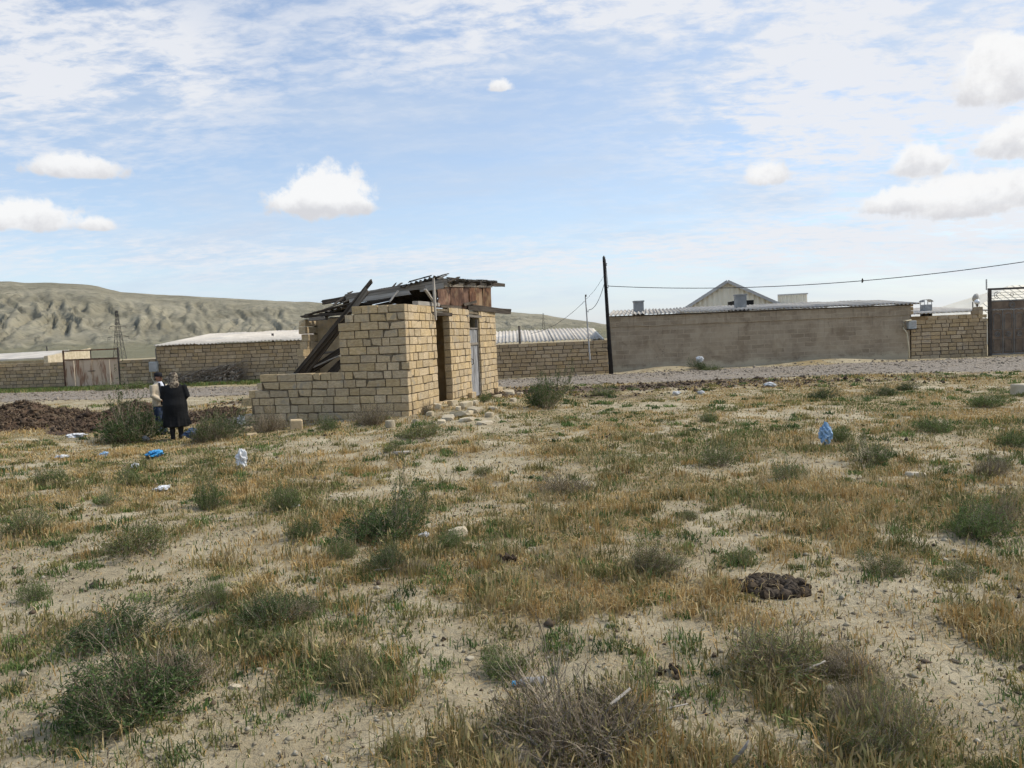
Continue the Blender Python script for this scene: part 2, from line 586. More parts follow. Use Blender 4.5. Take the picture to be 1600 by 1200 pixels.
def bar(name, p0, p1, w, h, mat, parent=None, up=(0, 0, 1), rag=0.0, jit=0.006):
    """a plank or beam from p0 to p1, w across, h deep; slightly warped, ends ragged"""
    p0 = Vector(p0)
    p1 = Vector(p1)
    d = p1 - p0
    L = d.length
    bm = bmesh.new()
    segs = 4
    rings = []
    for i in range(segs + 1):
        x = L * i / segs
        ring = []
        for sy, sz in ((-1, -1), (1, -1), (1, 1), (-1, 1)):
            ex = random.uniform(-rag, rag) if i in (0, segs) else 0
            ring.append(bm.verts.new((x + ex, sy * w / 2 + random.uniform(-jit, jit), sz * h / 2 + random.uniform(-jit, jit))))
        rings.append(ring)
    for a, b in zip(rings, rings[1:]):
        for k in range(4):
            bm.faces.new((a[k], b[k], b[(k + 1) % 4], a[(k + 1) % 4]))
    bm.faces.new(rings[0])
    bm.faces.new(rings[-1][::-1])
    bmesh.ops.recalc_face_normals(bm, faces=bm.faces)
    me = bm_mesh(name, bm)
    x = d.normalized()
    y = Vector(up).cross(x)
    if y.length < 1e-4:
        y = Vector((0, 1, 0)).cross(x)
    y.normalize()
    z = x.cross(y)
    o = link(name, me, mat, parent)
    mat4 = Matrix((x, y, z)).transposed().to_4x4()
    o.rotation_euler = mat4.to_euler()
    o.location = p0
    return o


def corrugated(name, p0, ax, ay, waves, amp, mat, parent=None, nlen=2, per=8, thick=0.012, edge=0.0):
    """a corrugated sheet: from p0, waves across ax, straight along ay; has thickness"""
    p0 = Vector(p0)
    ax = Vector(ax)
    ay = Vector(ay)
    nz = ax.cross(ay).normalized()
    n = waves * per
    V = []
    for s in (0, 1):
        for j in range(nlen + 1):
            for i in range(n + 1):
                w = math.sin(2 * math.pi * i / per) * amp
                e = random.uniform(-edge, edge) if j in (0, nlen) and edge else 0
                V.append(p0 + ax * (i / n) + ay * (j / nlen + e) + nz * (w + s * thick))
    st = (nlen + 1) * (n + 1)
    Fc = []
    idx = lambda s, j, i: s * st + j * (n + 1) + i
    for j in range(nlen):
        for i in range(n):
            Fc.append((idx(0, j, i), idx(0, j + 1, i), idx(0, j + 1, i + 1), idx(0, j, i + 1)))
            Fc.append((idx(1, j, i), idx(1, j, i + 1), idx(1, j + 1, i + 1), idx(1, j + 1, i)))
    for i in range(n):
        Fc.append((idx(0, 0, i), idx(0, 0, i + 1), idx(1, 0, i + 1), idx(1, 0, i)))
        Fc.append((idx(0, nlen, i + 1), idx(0, nlen, i), idx(1, nlen, i), idx(1, nlen, i + 1)))
    for j in range(nlen):
        Fc.append((idx(0, j + 1, 0), idx(0, j, 0), idx(1, j, 0), idx(1, j + 1, 0)))
        Fc.append((idx(0, j, n), idx(0, j + 1, n), idx(1, j + 1, n), idx(1, j, n)))
    me = mesh_py(name, V, Fc)
    return link(name, me, mat, parent, smooth=True)


# ------------------------------------------------------------------ stone blocks
BRICKS = {}


def brick_meshes(mat):
    if mat in BRICKS:
        return BRICKS[mat]
    out = []
    for k in range(24):
        bm = bmesh.new()
        vs = add_box(bm, (-0.5, -0.5, -0.5), (0.5, 0.5, 0.5))
        for v in vs:
            v.co.x += random.uniform(-0.03, 0.008) * (1 if v.co.x > 0 else -1)
            v.co.z += random.uniform(-0.05, 0.012) * (1 if v.co.z > 0 else -1)
            v.co.y += random.uniform(-0.04, 0.02) * (1 if v.co.y > 0 else -1)
        if k % 4 == 0:      # a knocked-off corner
            c = random.choice(vs)
            c.co.x *= random.uniform(0.72, 0.9)
            c.co.z *= random.uniform(0.5, 0.8)
        bmesh.ops.bevel(bm, geom=bm.edges[:], offset=0.03, segments=1, affect='EDGES')
        me = bm_mesh('brick', bm)
        me.materials.append(M[mat])
        out.append(me)
    BRICKS[mat] = out
    return out


def lay(parent, mat, x0, x1, z0, z1, yf, depth, rough=0.012):
    """one block: spans x0..x1, z0..z1, its outer face at local y = yf (outside is -y)"""
    me = random.choice(brick_meshes(mat))
    o = bpy.data.objects.new('brick', me)
    COL.objects.link(o)
    o.parent = parent
    o.location = ((x0 + x1) / 2, yf + depth / 2 + random.uniform(-rough, rough), (z0 + z1) / 2)
    sx = -1 if random.random() < 0.5 else 1
    o.scale = ((x1 - x0), depth, (z1 - z0))
    if sx < 0:
        o.rotation_euler = (0, math.pi, 0)
    return o


def courses(parent, mat, n, pitch, span, yf, depth, blen=0.39, joint=0.013, z0=0.0, openings=(), rough=0.012, first=None, tjit=0.0):
    """span(i) -> (xa, xb) for course i; openings (xa, xb, za, zb)"""
    for i in range(n):
        za = z0 + i * pitch + joint / 2
        zb = z0 + (i + 1) * pitch - joint / 2
        xa, xb = span(i)
        segs = [(xa, xb)]
        for (oa, ob, oza, ozb) in openings:
            if zb > oza + 0.03 and za < ozb - 0.03:
                ns = []
                for (a, b) in segs:
                    if ob <= a or oa >= b:
                        ns.append((a, b))
                    else:
                        if oa > a:
                            ns.append((a, oa))
                        if ob < b:
                            ns.append((ob, b))
                segs = ns
        for (a, b) in segs:
            x = a
            k = 0
            while x < b - 0.02:
                L = blen * random.choice((1, 1, 1, 0.9, 0.8, 1.1, 0.6))
                if k == 0:
                    L = blen * (0.5 if i % 2 else 1.0) * random.uniform(0.9, 1.05)
                if b - (x + L) < blen * 0.3:
                    L = b - x
                if L > blen * 1.45:
                    L = L / 2
                lay(parent, mat, x + joint / 2, x + L - joint / 2, za + random.uniform(-0.003, 0.003), zb + random.uniform(-0.004, 0.003), yf, depth, rough)
                x += L
                k += 1


def stone_wall(name, A, B, n, pitch, mat, mortar, blen, depth=0.19, span=None, z0=-0.05, label='', cat='wall', joint=0.018, core_top=None):
    """a free-standing wall from A to B; the mesh is its mortar core, the blocks are its children; outside is the viewer's side"""
    A = Vector((A[0], A[1], 0))
    B = Vector((B[0], B[1], 0))
    d = B - A
    L = d.length
    rz = math.atan2(d.y, d.x)
    top = core_top if core_top is not None else n * pitch - 0.03
    w = link(name, box_mesh(name, (0.01, 0.022, z0 - 0.4), (L - 0.01, depth - 0.02, z0 + top)), mortar, None, (A.x, A.y, 0), (0, 0, rz))
    courses(w, mat, n, pitch, span or (lambda i: (0, L)), 0.0, depth, blen, joint, z0)
    tag(w, label, cat)
    return w, L


# ================================================================== ground
def build_ground():
    ys = [0.2]
    while ys[-1] < 46:
        ys.append(ys[-1] + max(0.028, 0.0095 * ys[-1]))
    while ys[-1] < 5000:
        ys.append(ys[-1] * 1.12)
    ys = [-400, -100, -30, -10, -4, -1.5, -0.6] + ys
    xs = [0.0]
    while xs[-1] < 32:
        xs.append(xs[-1] + 0.03 + 0.0125 * xs[-1])
    while xs[-1] < 4500:
        xs.append(xs[-1] * 1.16)
    xs = [-x for x in xs[:0:-1]] + xs
    X, Y = np.meshgrid(np.array(xs), np.array(ys))
    Z = H(X, Y)
    Z = np.where(np.hypot(X, Y) > 60, -0.02, Z)
    nx, ny = len(xs), len(ys)
    V = np.stack([X, Y, Z], -1).reshape(-1, 3)
    i = np.arange(ny - 1)[:, None] * nx + np.arange(nx - 1)[None, :]
    Q = np.stack([i, i + 1, i + nx + 1, i + nx], -1).reshape(-1, 4)
    me = mesh_np('ground', V, Q)
    cov = cover(V[:, 0], V[:, 1])
    at = me.attributes.new('cover', 'FLOAT', 'POINT')
    at.data.foreach_set('value', cov.astype(np.float32))
    br = brownness(V[:, 0], V[:, 1])
    at = me.attributes.new('manure', 'FLOAT', 'POINT')
    at.data.foreach_set('value', br.astype(np.float32))
    m, N, b = new_mat('ground_clay')
    pos = N.n('ShaderNodeNewGeometry').outputs['Position']
    cv = N.n('ShaderNodeAttribute', attribute_name='cover').outputs['Fac']
    mn = N.n('ShaderNodeAttribute', attribute_name='manure').outputs['Fac']
    clay = N.mix(N.ramp(N.noise(pos, 1.3, 6, 0.65, 0.4), 0.35, 0.7), (0.335, 0.275, 0.17), (0.49, 0.42, 0.285))
    clay = N.mix(N.math('MULTIPLY', N.ramp(N.noise(pos, 14, 8, 0.8), 0.48, 0.68), 0.6), clay, (0.25, 0.205, 0.135))
    # dry cracks
    vo = N.n('ShaderNodeTexVoronoi', feature='DISTANCE_TO_EDGE')
    vo.inputs['Scale'].default_value = 9.0
    wv = N.vmath('ADD', pos, N.vmath('MULTIPLY', N.noise(pos, 6, 3, 0.6, out='Color'), (0.14, 0.14, 0.0)))
    N.l(wv, vo.inputs['Vector'])
    crack = N.math('MULTIPLY', N.ramp(vo.outputs['Distance'], 0.022, 0.0), N.ramp(N.noise(pos, 1.7, 4, 0.6), 0.50, 0.64))
    clay = N.mix(N.math('MULTIPLY', crack, 0.75), clay, (0.13, 0.105, 0.07))
    litter = N.mix(N.ramp(N.noise(pos, 3.1, 7, 0.75, 0.5), 0.36, 0.66), (0.24, 0.19, 0.10), (0.40, 0.305, 0.16))
    litter = N.mix(N.ramp(N.noise(pos, 0.55, 5, 0.65, 0.4), 0.50, 0.66), litter, (0.22, 0.195, 0.105))
    litter = N.mix(N.math('MULTIPLY', N.ramp(N.noise(pos, 24, 4, 0.75), 0.5, 0.72), 0.7), litter, (0.16, 0.13, 0.075))
    cv2 = N.math('ADD', cv, N.math('MULTIPLY', N.math('SUBTRACT', N.noise(pos, 5.0, 6, 0.7), 0.5), 0.9))
    c = N.mix(N.ramp(cv2, 0.32, 0.62), clay, litter)
    mc = N.mix(N.ramp(N.noise(pos, 5, 6, 0.7), 0.35, 0.65), (0.075, 0.05, 0.034), (0.17, 0.125, 0.085))
    mn2 = N.math('ADD', mn, N.math('MULTIPLY', N.math('SUBTRACT', N.noise(pos, 3.0, 6, 0.7), 0.5), 0.9))
    c = N.mix(N.ramp(mn2, 0.38, 0.72), c, mc)
    N.l(c, b.inputs['Base Color'])
    bp = N.n('ShaderNodeBump')
    bp.inputs['Strength'].default_value = 0.9
    bp.inputs['Distance'].default_value = 0.03
    hh = N.math('SUBTRACT', N.noise(pos, 22, 6, 0.7), N.math('MULTIPLY', crack, 0.8))
    N.l(hh, bp.inputs['Height'])
    N.l(bp.outputs[0], b.inputs['Normal'])
    g = link('ground', me, m, smooth=True)
    g['kind'] = 'structure'


def ell(u, v, ru, rv):
    p = ray(u, v)
    t = -EYE / p[2]
    x, y = p[0] * t, p[1] * t
    return x, y, ru * y / F, rv * y * y / (F * EYE)


BARE = [ell(*a) for a in [(90, 1150, 260, 75), (60, 1130, 220, 80), (120, 1185, 220, 50), (1550, 1080, 110, 120), (300, 1195, 200, 45), (1530, 1060, 150, 190), (600, 915, 130, 38), (930, 985, 190, 55), (1010, 1010, 120, 45),
                          (1130, 830, 110, 55), (180, 920, 130, 32), (340, 850, 120, 25), (20, 725, 90, 30), (1180, 900, 130, 30), (1120, 1090, 130, 60),
                          (420, 1130, 90, 40), (520, 690, 140, 12), (700, 665, 110, 14), (560, 1110, 70, 30), (1450, 910, 120, 40), (960, 640, 130, 10),
                          (730, 800, 60, 18), (1360, 960, 80, 35), (1290, 650, 90, 9), (1330, 690, 60, 8), (700, 1000, 70, 30), (1260, 1000, 40, 10), (760, 640, 60, 10)]]
THICK = [ell(*a) for a in [(880, 900, 130, 45), (300, 1010, 150, 60), (1300, 1120, 190, 70), (800, 1140, 160, 70), (480, 990, 120, 60), (620, 1060, 90, 50),
                           (1250, 1040, 140, 50), (560, 800, 150, 40), (1300, 770, 160, 25), (150, 830, 140, 30), (900, 800, 120, 30), (100, 705, 170, 22), (430, 740, 160, 18), (1480, 800, 110, 30)]]


def cover(x, y):
    c = fbm(x * 0.55 + 3, y * 0.55, 4, 31)
    c = 0.50 + (c - 0.5) * 0.9 + (fbm(x * 2.6, y * 2.6, 3, 37) - 0.5) * 1.1 + (fbm(x * 9, y * 9, 2, 39) - 0.5) * 0.5 + 0.20 * sstep(y, 8, 14)
    for (cx, cy, rx, ry) in BARE:
        c = c - 0.42 * gbump(x, y, cx, cy, rx, ry)
    for (cx, cy, rx, ry) in THICK:
        c = c + 0.24 * gbump(x, y, cx, cy, rx, ry)
    c = c - 0.30 * sstep(y, 22, 27)
    return np.clip(c, 0, 1)


def brownness(x, y):
    """trodden manure earth: by the heap on the left and the strip before the road"""
    b = 0.45 * sstep(fbm(x * 0.35 + 7, y * 0.5, 3, 99), 0.42, 0.68) * sstep(y, 11, 17) + 0.85 * gbump(x, y, -12, 20.5, 6.5, 2.6) + 0.75 * gbump(x, y, 3.5, 23.4, 5.5, 2.0) + 0.5 * gbump(x, y, -2, 24.5, 5, 1.6) + 0.35 * gbump(x, y, 10, 21.5, 4, 1.4)
    return np.clip(b, 0, 1)


build_ground()

# the gravel road along the walls
RD = [(-60, 36.5, 44), (-30, 31.5, 39.0), (-17, 29.6, 36.2), (-8, 27.6, 33.4), (0, 26.4, 31.2), (8, 25.6, 32.2), (14.5, 24.2, 32.6), (22, 22.6, 32.6), (34, 20.5, 32.6), (60, 18, 32)]


def road_edges(x):
    xs = [r[0] for r in RD]
    return np.interp(x, xs, [r[1] for r in RD]), np.interp(x, xs, [r[2] for r in RD])


def build_road():
    xs = np.linspace(-55, 55, 260)
    a, b_ = road_edges(xs)
    a = a + (fbm(xs * 0.6, xs * 0 + 2, 4, 3) - 0.5) * 1.6
    b_ = b_ + (fbm(xs * 0.6, xs * 0 + 8, 4, 4) - 0.5) * 1.0
    rows = 14
    V = []
    for j in range(rows):
        t = j / (rows - 1)
        yy = a + (b_ - a) * t
        crown = 0.055 * math.sin(math.pi * t) ** 0.6 if 0 < t < 1 else -0.03
        V.append(np.stack([xs, yy, H(xs, yy) + crown + 0.004], -1))
    V = np.array(V).reshape(-1, 3)
    n = len(xs)
    i = np.arange(rows - 1)[:, None] * n + np.arange(n - 1)[None, :]
    Q = np.stack([i, i + 1, i + n + 1, i + n], -1).reshape(-1, 4)
    m, N, b = new_mat('road_gravel')
    pos = N.n('ShaderNodeNewGeometry').outputs['Position']
    c = N.mix(N.ramp(N.noise(pos, 9, 5, 0.75), 0.38, 0.64), (0.18, 0.152, 0.118), (0.35, 0.305, 0.25))
    c = N.mix(N.math('MULTIPLY', N.ramp(N.noise(pos, 0.8, 4, 0.6), 0.48, 0.7), 0.7), c, (0.27, 0.22, 0.15))
    N.l(c, b.inputs['Base Color'])
    bp = N.n('ShaderNodeBump')
    bp.inputs['Distance'].default_value = 0.03
    N.l(N.noise(pos, 25, 4, 0.7), bp.inputs['Height'])
    N.l(bp.outputs[0], b.inputs['Normal'])
    o = link('road', mesh_np('road', V, Q), m, smooth=True)
    o['kind'] = 'structure'
    # loose stones of the road surface
    n = 16000
    x = rng.uniform(-27, 27, n)
    a, b_ = road_edges(x)
    t = rng.beta(1.3, 1.3, n) * 1.16 - 0.08
    y = a + (b_ - a) * t
    V, T = stones(x, y, H(x, y) + 0.05 * np.clip(np.sin(np.pi * np.clip(t, 0, 1)), 0, 1), rng.gamma(2.0, 0.009, n) + 0.010)
    tint = np.repeat(np.array([0.28, 0.235, 0.18]) * rng.uniform(0.55, 1.45, (n, 1)), 6, 0)
    o = link('gravel', mesh_np('gravel', V, T, tint), M['twig'])
    o['kind'] = 'stuff'
    tag(o, 'loose grey gravel stones lying on the road along the walls', 'gravel')


OCT_V = np.array([(1, 0, 0), (0, 1, 0), (-1, 0, 0), (0, -1, 0), (0, 0, 0.75), (0, 0, -0.6)], float)
OCT_T = np.array([(0, 1, 4), (1, 2, 4), (2, 3, 4), (3, 0, 4), (1, 0, 5), (2, 1, 5), (3, 2, 5), (0, 3, 5)])


def stones(x, y, z, r):
    n = len(x)
    ang = rng.uniform(0, 6.28, n)
    c, s = np.cos(ang), np.sin(ang)
    v = OCT_V[None] * (1 + rng.uniform(-0.4, 0.4, (n, 6, 1))) * r[:, None, None] * rng.uniform(0.7, 1.4, (n, 1, 3))
    X = v[..., 0] * c[:, None] - v[..., 1] * s[:, None] + x[:, None]
    Y = v[..., 0] * s[:, None] + v[..., 1] * c[:, None] + y[:, None]
    Z = v[..., 2] + z[:, None] + r[:, None] * 0.2
    V = np.stack([X, Y, Z], -1).reshape(-1, 3)
    T = (OCT_T[None] + (np.arange(n) * 6)[:, None, None]).reshape(-1, 3)
    return V, T


build_road()


# ------------------------------------------------------------------ hills
def build_hills():
    us = [-900, -300, 0, 100, 165, 200, 270, 400, 500, 640, 790, 850, 900, 945, 1010, 1100, 1400, 3000]
    px = [150, 138, 126, 118, 111, 100, 92, 80, 71, 58, 44, 38, 27, 18, 10, 5, 3, 3]
    azs = [math.atan((u - 800) / F) for u in us]
    na, nr = 760, 210
    az = np.linspace(-1.05, 0.62, na)
    R0, R1 = 330.0, 1550.0
    hr = np.interp(az, azs, px) / F * R1 * np.cos(az) * 0.97
    hr = hr + (fbm(az * 40, az * 0, 3, 77) - 0.5) * 3.0
    t = np.linspace(0, 1.35, nr)
    AZ, T = np.meshgrid(az, t)
    HR = np.tile(hr, (nr, 1))
    Rr = R0 + (R1 - R0) * T
    # spurs and gullies running down the slope
    warp = (fbm(AZ * 18, T * 5.0, 4, 51) - 0.5) * 3.2
    s1 = 1 - np.abs(2 * vnoise(AZ * 26 + warp + T * 2.5, T * 1.3, 52) - 1)
    s2 = 1 - np.abs(2 * vnoise(AZ * 70 + warp * 2.2 + T * 4, T * 3.5, 53) - 1)
    s3 = 1 - np.abs(2 * vnoise(AZ * 190 + warp * 4, T * 9, 54) - 1)
    sp = s1 * 0.26 + s2 * 0.38 + s3 * 0.36
    mid = sstep(T, 0.12, 0.45) * (1 - sstep(T, 0.62, 0.90))
    te = T + (sp - 0.5) * 0.11 * mid
    prof = 0.11 * sstep(te, 0.0, 0.45) + 0.50 * sstep(te, 0.36, 0.80) + 0.39 * sstep(te, 0.66, 1.0)
    knoll = (fbm(AZ * 34 + 4, T * 8, 3, 61) - 0.5)
    Z = HR * prof + knoll * 10 * sstep(T, 0.1, 0.35) * (1 - sstep(T, 0.6, 0.9)) * (HR / 120)
    Z = Z + (fbm(AZ * 120, T * 40, 3, 63) - 0.5) * 3.0 * mid
    Z = np.where(T < 0.02, -1.5, Z)
    X = Rr * np.sin(AZ)
    Y = Rr * np.cos(AZ)
    V = np.stack([X, Y, Z], -1).reshape(-1, 3)
    i = np.arange(nr - 1)[:, None] * na + np.arange(na - 1)[None, :]
    Q = np.stack([i, i + 1, i + na + 1, i + na], -1).reshape(-1, 4)
    m, N, b = new_mat('hill_earth')
    pos = N.n('ShaderNodeNewGeometry').outputs['Position']
    c = N.mix(N.ramp(N.noise(pos, 0.012, 6, 0.65, 0.6), 0.36, 0.66), (0.21, 0.19, 0.13), (0.325, 0.295, 0.21))
    c = N.mix(N.math('MULTIPLY', N.ramp(N.noise(pos, 0.035, 6, 0.7, 0.5), 0.50, 0.66), 0.5), c, (0.17, 0.165, 0.115))
    sp = N.math('MULTIPLY', N.ramp(N.noise(pos, 0.10, 5, 0.75), 0.52, 0.66), 0.75)
    c = N.mix(sp, c, (0.095, 0.095, 0.065))
    sz = N.n('ShaderNodeSeparateXYZ')
    N.l(pos, sz.inputs[0])
    foot = N.ramp(N.math('ADD', sz.outputs[2], N.math('MULTIPLY', N.noise(pos, 0.01, 4, 0.6), 14.0)), 26, 12)
    c = N.mix(N.math('MULTIPLY', foot, 0.8), c, (0.175, 0.165, 0.095))
    N.l(c, b.inputs['Base Color'])
    bp = N.n('ShaderNodeBump')
    bp.inputs['Strength'].default_value = 0.75
    bp.inputs['Distance'].default_value = 9.0
    mpn = N.n('ShaderNodeMapping')
    mpn.inputs['Scale'].default_value = (1.0, 0.35, 0.8)
    N.l(pos, mpn.inputs[0])
    N.l(N.noise(mpn.outputs[0], 0.045, 8, 0.7, 0.8), bp.inputs['Height'])
    N.l(bp.outputs[0], b.inputs['Normal'])
    o = link('hills', mesh_np('hills', V, Q), m, smooth=True)
    o['kind'] = 'structure'


build_hills()

# ================================================================== the ruined hut
HC = G(641, 650)
HC.z = 0
HTH = math.radians(75.5)
hut = empty('stone_hut', HC, HTH)
tag(hut, 'small ruined limestone block hut with collapsed plank roof and a low broken wall', 'hut')
HU = Vector((math.cos(HTH), math.sin(HTH), 0))
HV = Vector((-math.sin(HTH), math.cos(HTH), 0))


def hl_u(px, py, u):
    """hut-local point at pixel on the plane local x = u"""
    d = Vector(ray(px, py))
    o = Vector((0, 0, EYE)) - HC
    t = (u - o.dot(HU)) / d.dot(HU)
    p = o + d * t
    return Vector((u, p.dot(HV), p.z))


def hl_v(px, py, v):
    d = Vector(ray(px, py))
    o = Vector((0, 0, EYE)) - HC
    t = (v - o.dot(HV)) / d.dot(HV)
    p = o + d * t
    return Vector((p.dot(HU), v, p.z))


CP = 0.185
WT = 0.19
UL = 7.5           # length of the lit side
NC = 14


def build_hut():
    zb = -0.06
    # --- front wall: local frame with x along +v (so outside, -y of the frame, faces the viewer): rotate by +90 deg about z
    fw = empty('front_wall')          # replaced by a mesh below
    bpy.data.objects.remove(fw)
    bm = bmesh.new()
    add_box(bm, (0.03, 0.03, zb - 0.3), (1.62, WT - 0.02, zb + 12 * CP))
    add_box(bm, (0.03, 0.032, zb + 12 * CP), (1.26, WT - 0.022, zb + NC * CP - 0.05))
    add_box(bm, (1.62, 0.032, zb - 0.3), (3.72, WT - 0.022, zb + 6 * CP - 0.03))
    add_box(bm, (3.72, 0.03, zb - 0.3), (4.02, WT - 0.02, zb + 3 * CP))
    # frame: local x of the wall = hut +y (v), local y of the wall = hut +x?  rotate +90: x->y, y->-x ; outside must be -u, so mirror by using -90 on a flipped run
    f = link('front_wall', bm_mesh('front_wall', bm), 'hut_mortar', hut, (0, 0, 0), (0, 0, 0))
    # place so that wall-local (a, b, z) -> hut (u=b, v=a): a reflection, so rotate -90 and run a backwards
    for v in f.data.vertices:
        a, b_, z = v.co
        v.co = (b_, a, z)
    f.data.flip_normals()

    def layf(a0, a1, z0, z1, dp=WT, off=0.0):
        me = random.choice(brick_meshes('hut_stone'))
        o = bpy.data.objects.new('brick', me)
        COL.objects.link(o)
        o.parent = f
        o.location = (dp / 2 + random.uniform(-0.013, 0.010) + off, (a0 + a1) / 2, (z0 + z1) / 2)
        o.rotation_euler = (random.uniform(-0.008, 0.008), 0, math.pi / 2 + random.uniform(-0.012, 0.012))
        o.scale = (a1 - a0, dp, z1 - z0)
        return o

    ends = {0: 4.2, 1: 4.15, 2: 4.28, 3: 4.08, 4: 3.84, 5: 3.76}
    for i in range(NC):
        e = ends.get(i, 1.66)
        if i == 12:
            e = 1.48
        if i == 13:
            e = 1.30
        za = zb + i * CP + 0.006
        zc = zb + (i + 1) * CP - 0.006
        x = 0.0
        k = 0
        while x < e - 0.02:
            L = 0.40 * random.choice((1, 1.0, 1.12, 0.88, 0.75, 1.2, 0.5, 0.65))
            if k == 0:
                L = 0.40 if i % 2 else 0.20
            if e - (x + L) < 0.14:
                L = e - x
            if L > 0.56:
                L *= 0.5
            # mortar joints are wide and uneven, the odd block is broken across
            j = random.uniform(0.006, 0.011)
            if not (i == 1 and 3.85 < x + L / 2 < 4.1):
                off = -0.035 if i == 0 else (0.0 if i > 5 else random.uniform(-0.012, 0.006))
                if i == 7 and k == 0:
                    off = 0
                o = layf(x + j, x + L - j, za + random.uniform(-0.004, 0.004), zc + random.uniform(-0.005, 0.003), WT, off)
                if i == 6 and k == 0:
                    o.location.y -= 0.05
            x += L
            k += 1
    # --- side wall along +u, outside faces -v
    s = WT + 0.012
    d1 = (1.98, 3.02, zb + 0.0, 2.28)
    d2 = (4.77, 5.72, zb + 0.0, 2.26)
    bm = bmesh.new()
    for (a, b_, z0, z1) in ((s, d1[0] - 0.02, zb - 0.3, zb + NC * CP - 0.05), (d1[1] + 0.02, d2[0] - 0.02, zb - 0.3, zb + NC * CP - 0.05),
                            (d2[1] + 0.02, UL - 0.03, zb - 0.3, zb + NC * CP - 0.05), (d1[0] - 0.02, d1[1] + 0.02, 2.42, zb + NC * CP - 0.05),
                            (d2[0] - 0.02, d2[1] + 0.02, 2.40, zb + NC * CP - 0.05), (d1[0] - 0.02, d1[1] + 0.02, zb - 0.3, 0.02), (d2[0] - 0.02, d2[1] + 0.02, zb - 0.3, 0.0)):
        add_box(bm, (a, 0.03, z0), (b_, WT - 0.02, z1))
    sw = link('side_wall', bm_mesh('side_wall', bm), 'hut_mortar', hut)
    ops = [(d1[0], d1[1], 0.12, 2.40), (d2[0], d2[1], 0.06, 2.40)]
    courses(sw, 'hut_stone', NC, CP, lambda i: (s if i % 2 else s + 0.0, UL), 0.0, WT, 0.36, 0.012, zb, ops, rough=0.010)
    # plinth blocks standing proud at the far corner and the door
    for (a, b_, z1) in ((7.0, 7.62, 0.14), (4.3, 4.7, 0.20), (2.0, 2.95, 0.09)):
        lay(sw, 'hut_stone', a, b_, zb - 0.1, z1, -0.12, 0.12)
    # --- the long far-side wall, broken at its near end; its inner face shows through the gap
    W = 3.1
    nin = [1.75, 1.6, 1.5, 1.45, 1.45, 1.4, 1.25, 1.0, 0.95, 1.15, 1.2, 1.1, 1.1]
    bm = bmesh.new()
    add_box(bm, (1.8, W + 0.02, zb - 0.3), (UL - 0.03, W + WT - 0.03, zb + 13 * CP - 0.05))
    iw = link('inner_wall', bm_mesh('inner_wall', bm), 'hut_mortar', hut)
    courses(iw, 'hut_stone', 13, CP, lambda i: (nin[i], 4.6), W, WT, 0.39, 0.012, zb, rough=0.012)
    bm = bmesh.new()
    add_box(bm, (UL - WT, WT + 0.01, zb - 0.3), (UL - 0.002, W - 0.005, zb + 13.4 * CP))
    link('end_wall', bm_mesh('end_wall', bm), 'hut_stone', hut)
    link('cross_or_block_wall', box_mesh('cross_or_block_wall', (3.9, WT + 0.01, zb - 0.3), (4.07, W - 0.005, zb + 13 * CP)), 'hut_stone', hut)
    link('cross_or_block_wall', box_mesh('cross_or_block_wall', (1.70, WT + 0.01, zb - 0.3), (1.86, W - 0.006, zb + 13 * CP)), 'hut_stone', hut)  # partition added to darken the room; it stops light from the open front
    for k in range(9):  # planks added to keep daylight out of the room behind the doorway
        bar('light_block_plank', (1.88, 0.36 + 0.33 * k, zb + 13.1 * CP + random.uniform(-0.01, 0.01)), (4.05, 0.36 + 0.33 * k, zb + 13.1 * CP), 0.325, 0.03, 'wood_dark', hut)
    # --- doors
    bm = bmesh.new()
    for k in range(4):
        a = 4.82 + k * 0.215
        add_box(bm, (a, 0.075 + 0.006 * (k % 2), 0.03), (a + 0.208, 0.105 + 0.006 * (k % 2), 1.95 + 0.01 * (k % 3)))
    door = link('door', bm_mesh('door', bm), 'door_wood', hut)
    link('door_rail', box_mesh('door_rail', (4.83, 0.055, 1.50), (5.67, 0.072, 1.58), 0.004), 'wood_grey', door)
    link('door_handle', tube_mesh('door_handle', [(4.99, 0.07, 0.95), (4.99, 0.02, 0.97), (4.99, 0.02, 1.1), (4.99, 0.07, 1.12)], 0.012, 6), 'iron', door)
    fr = bmesh.new()
    add_box(fr, (4.77, 0.05, 0.0), (4.82, 0.13, 2.27))
    add_box(fr, (5.675, 0.05, 0.0), (5.72, 0.13, 2.27))
    add_box(fr, (4.822, 0.052, 1.97), (5.673, 0.128, 2.01))
    link('door_frame', bm_mesh('door_frame', fr), 'wood_grey', hut)
    bar('lintel', (1.8, 0.08, 2.345), (3.25, 0.08, 2.345), 0.17, 0.085, 'wood_dark', hut)
    bar('lintel', (4.55, 0.08, 2.335), (6.0, 0.08, 2.335), 0.16, 0.075, 'wood_grey', hut)
    # --- roof remains
    zt = zb + NC * CP          # wall top
    P = lambda a, b_, u: hl_u(a, b_, u)
    # roof high edge over the lit side, falling to the far side
    zr = lambda u: 3.13 + 0.050 * (u - 2.0)
    zl = 2.86
    # rusty sheets and boards nailed upright along the top of the lit wall
    u0 = 2.35
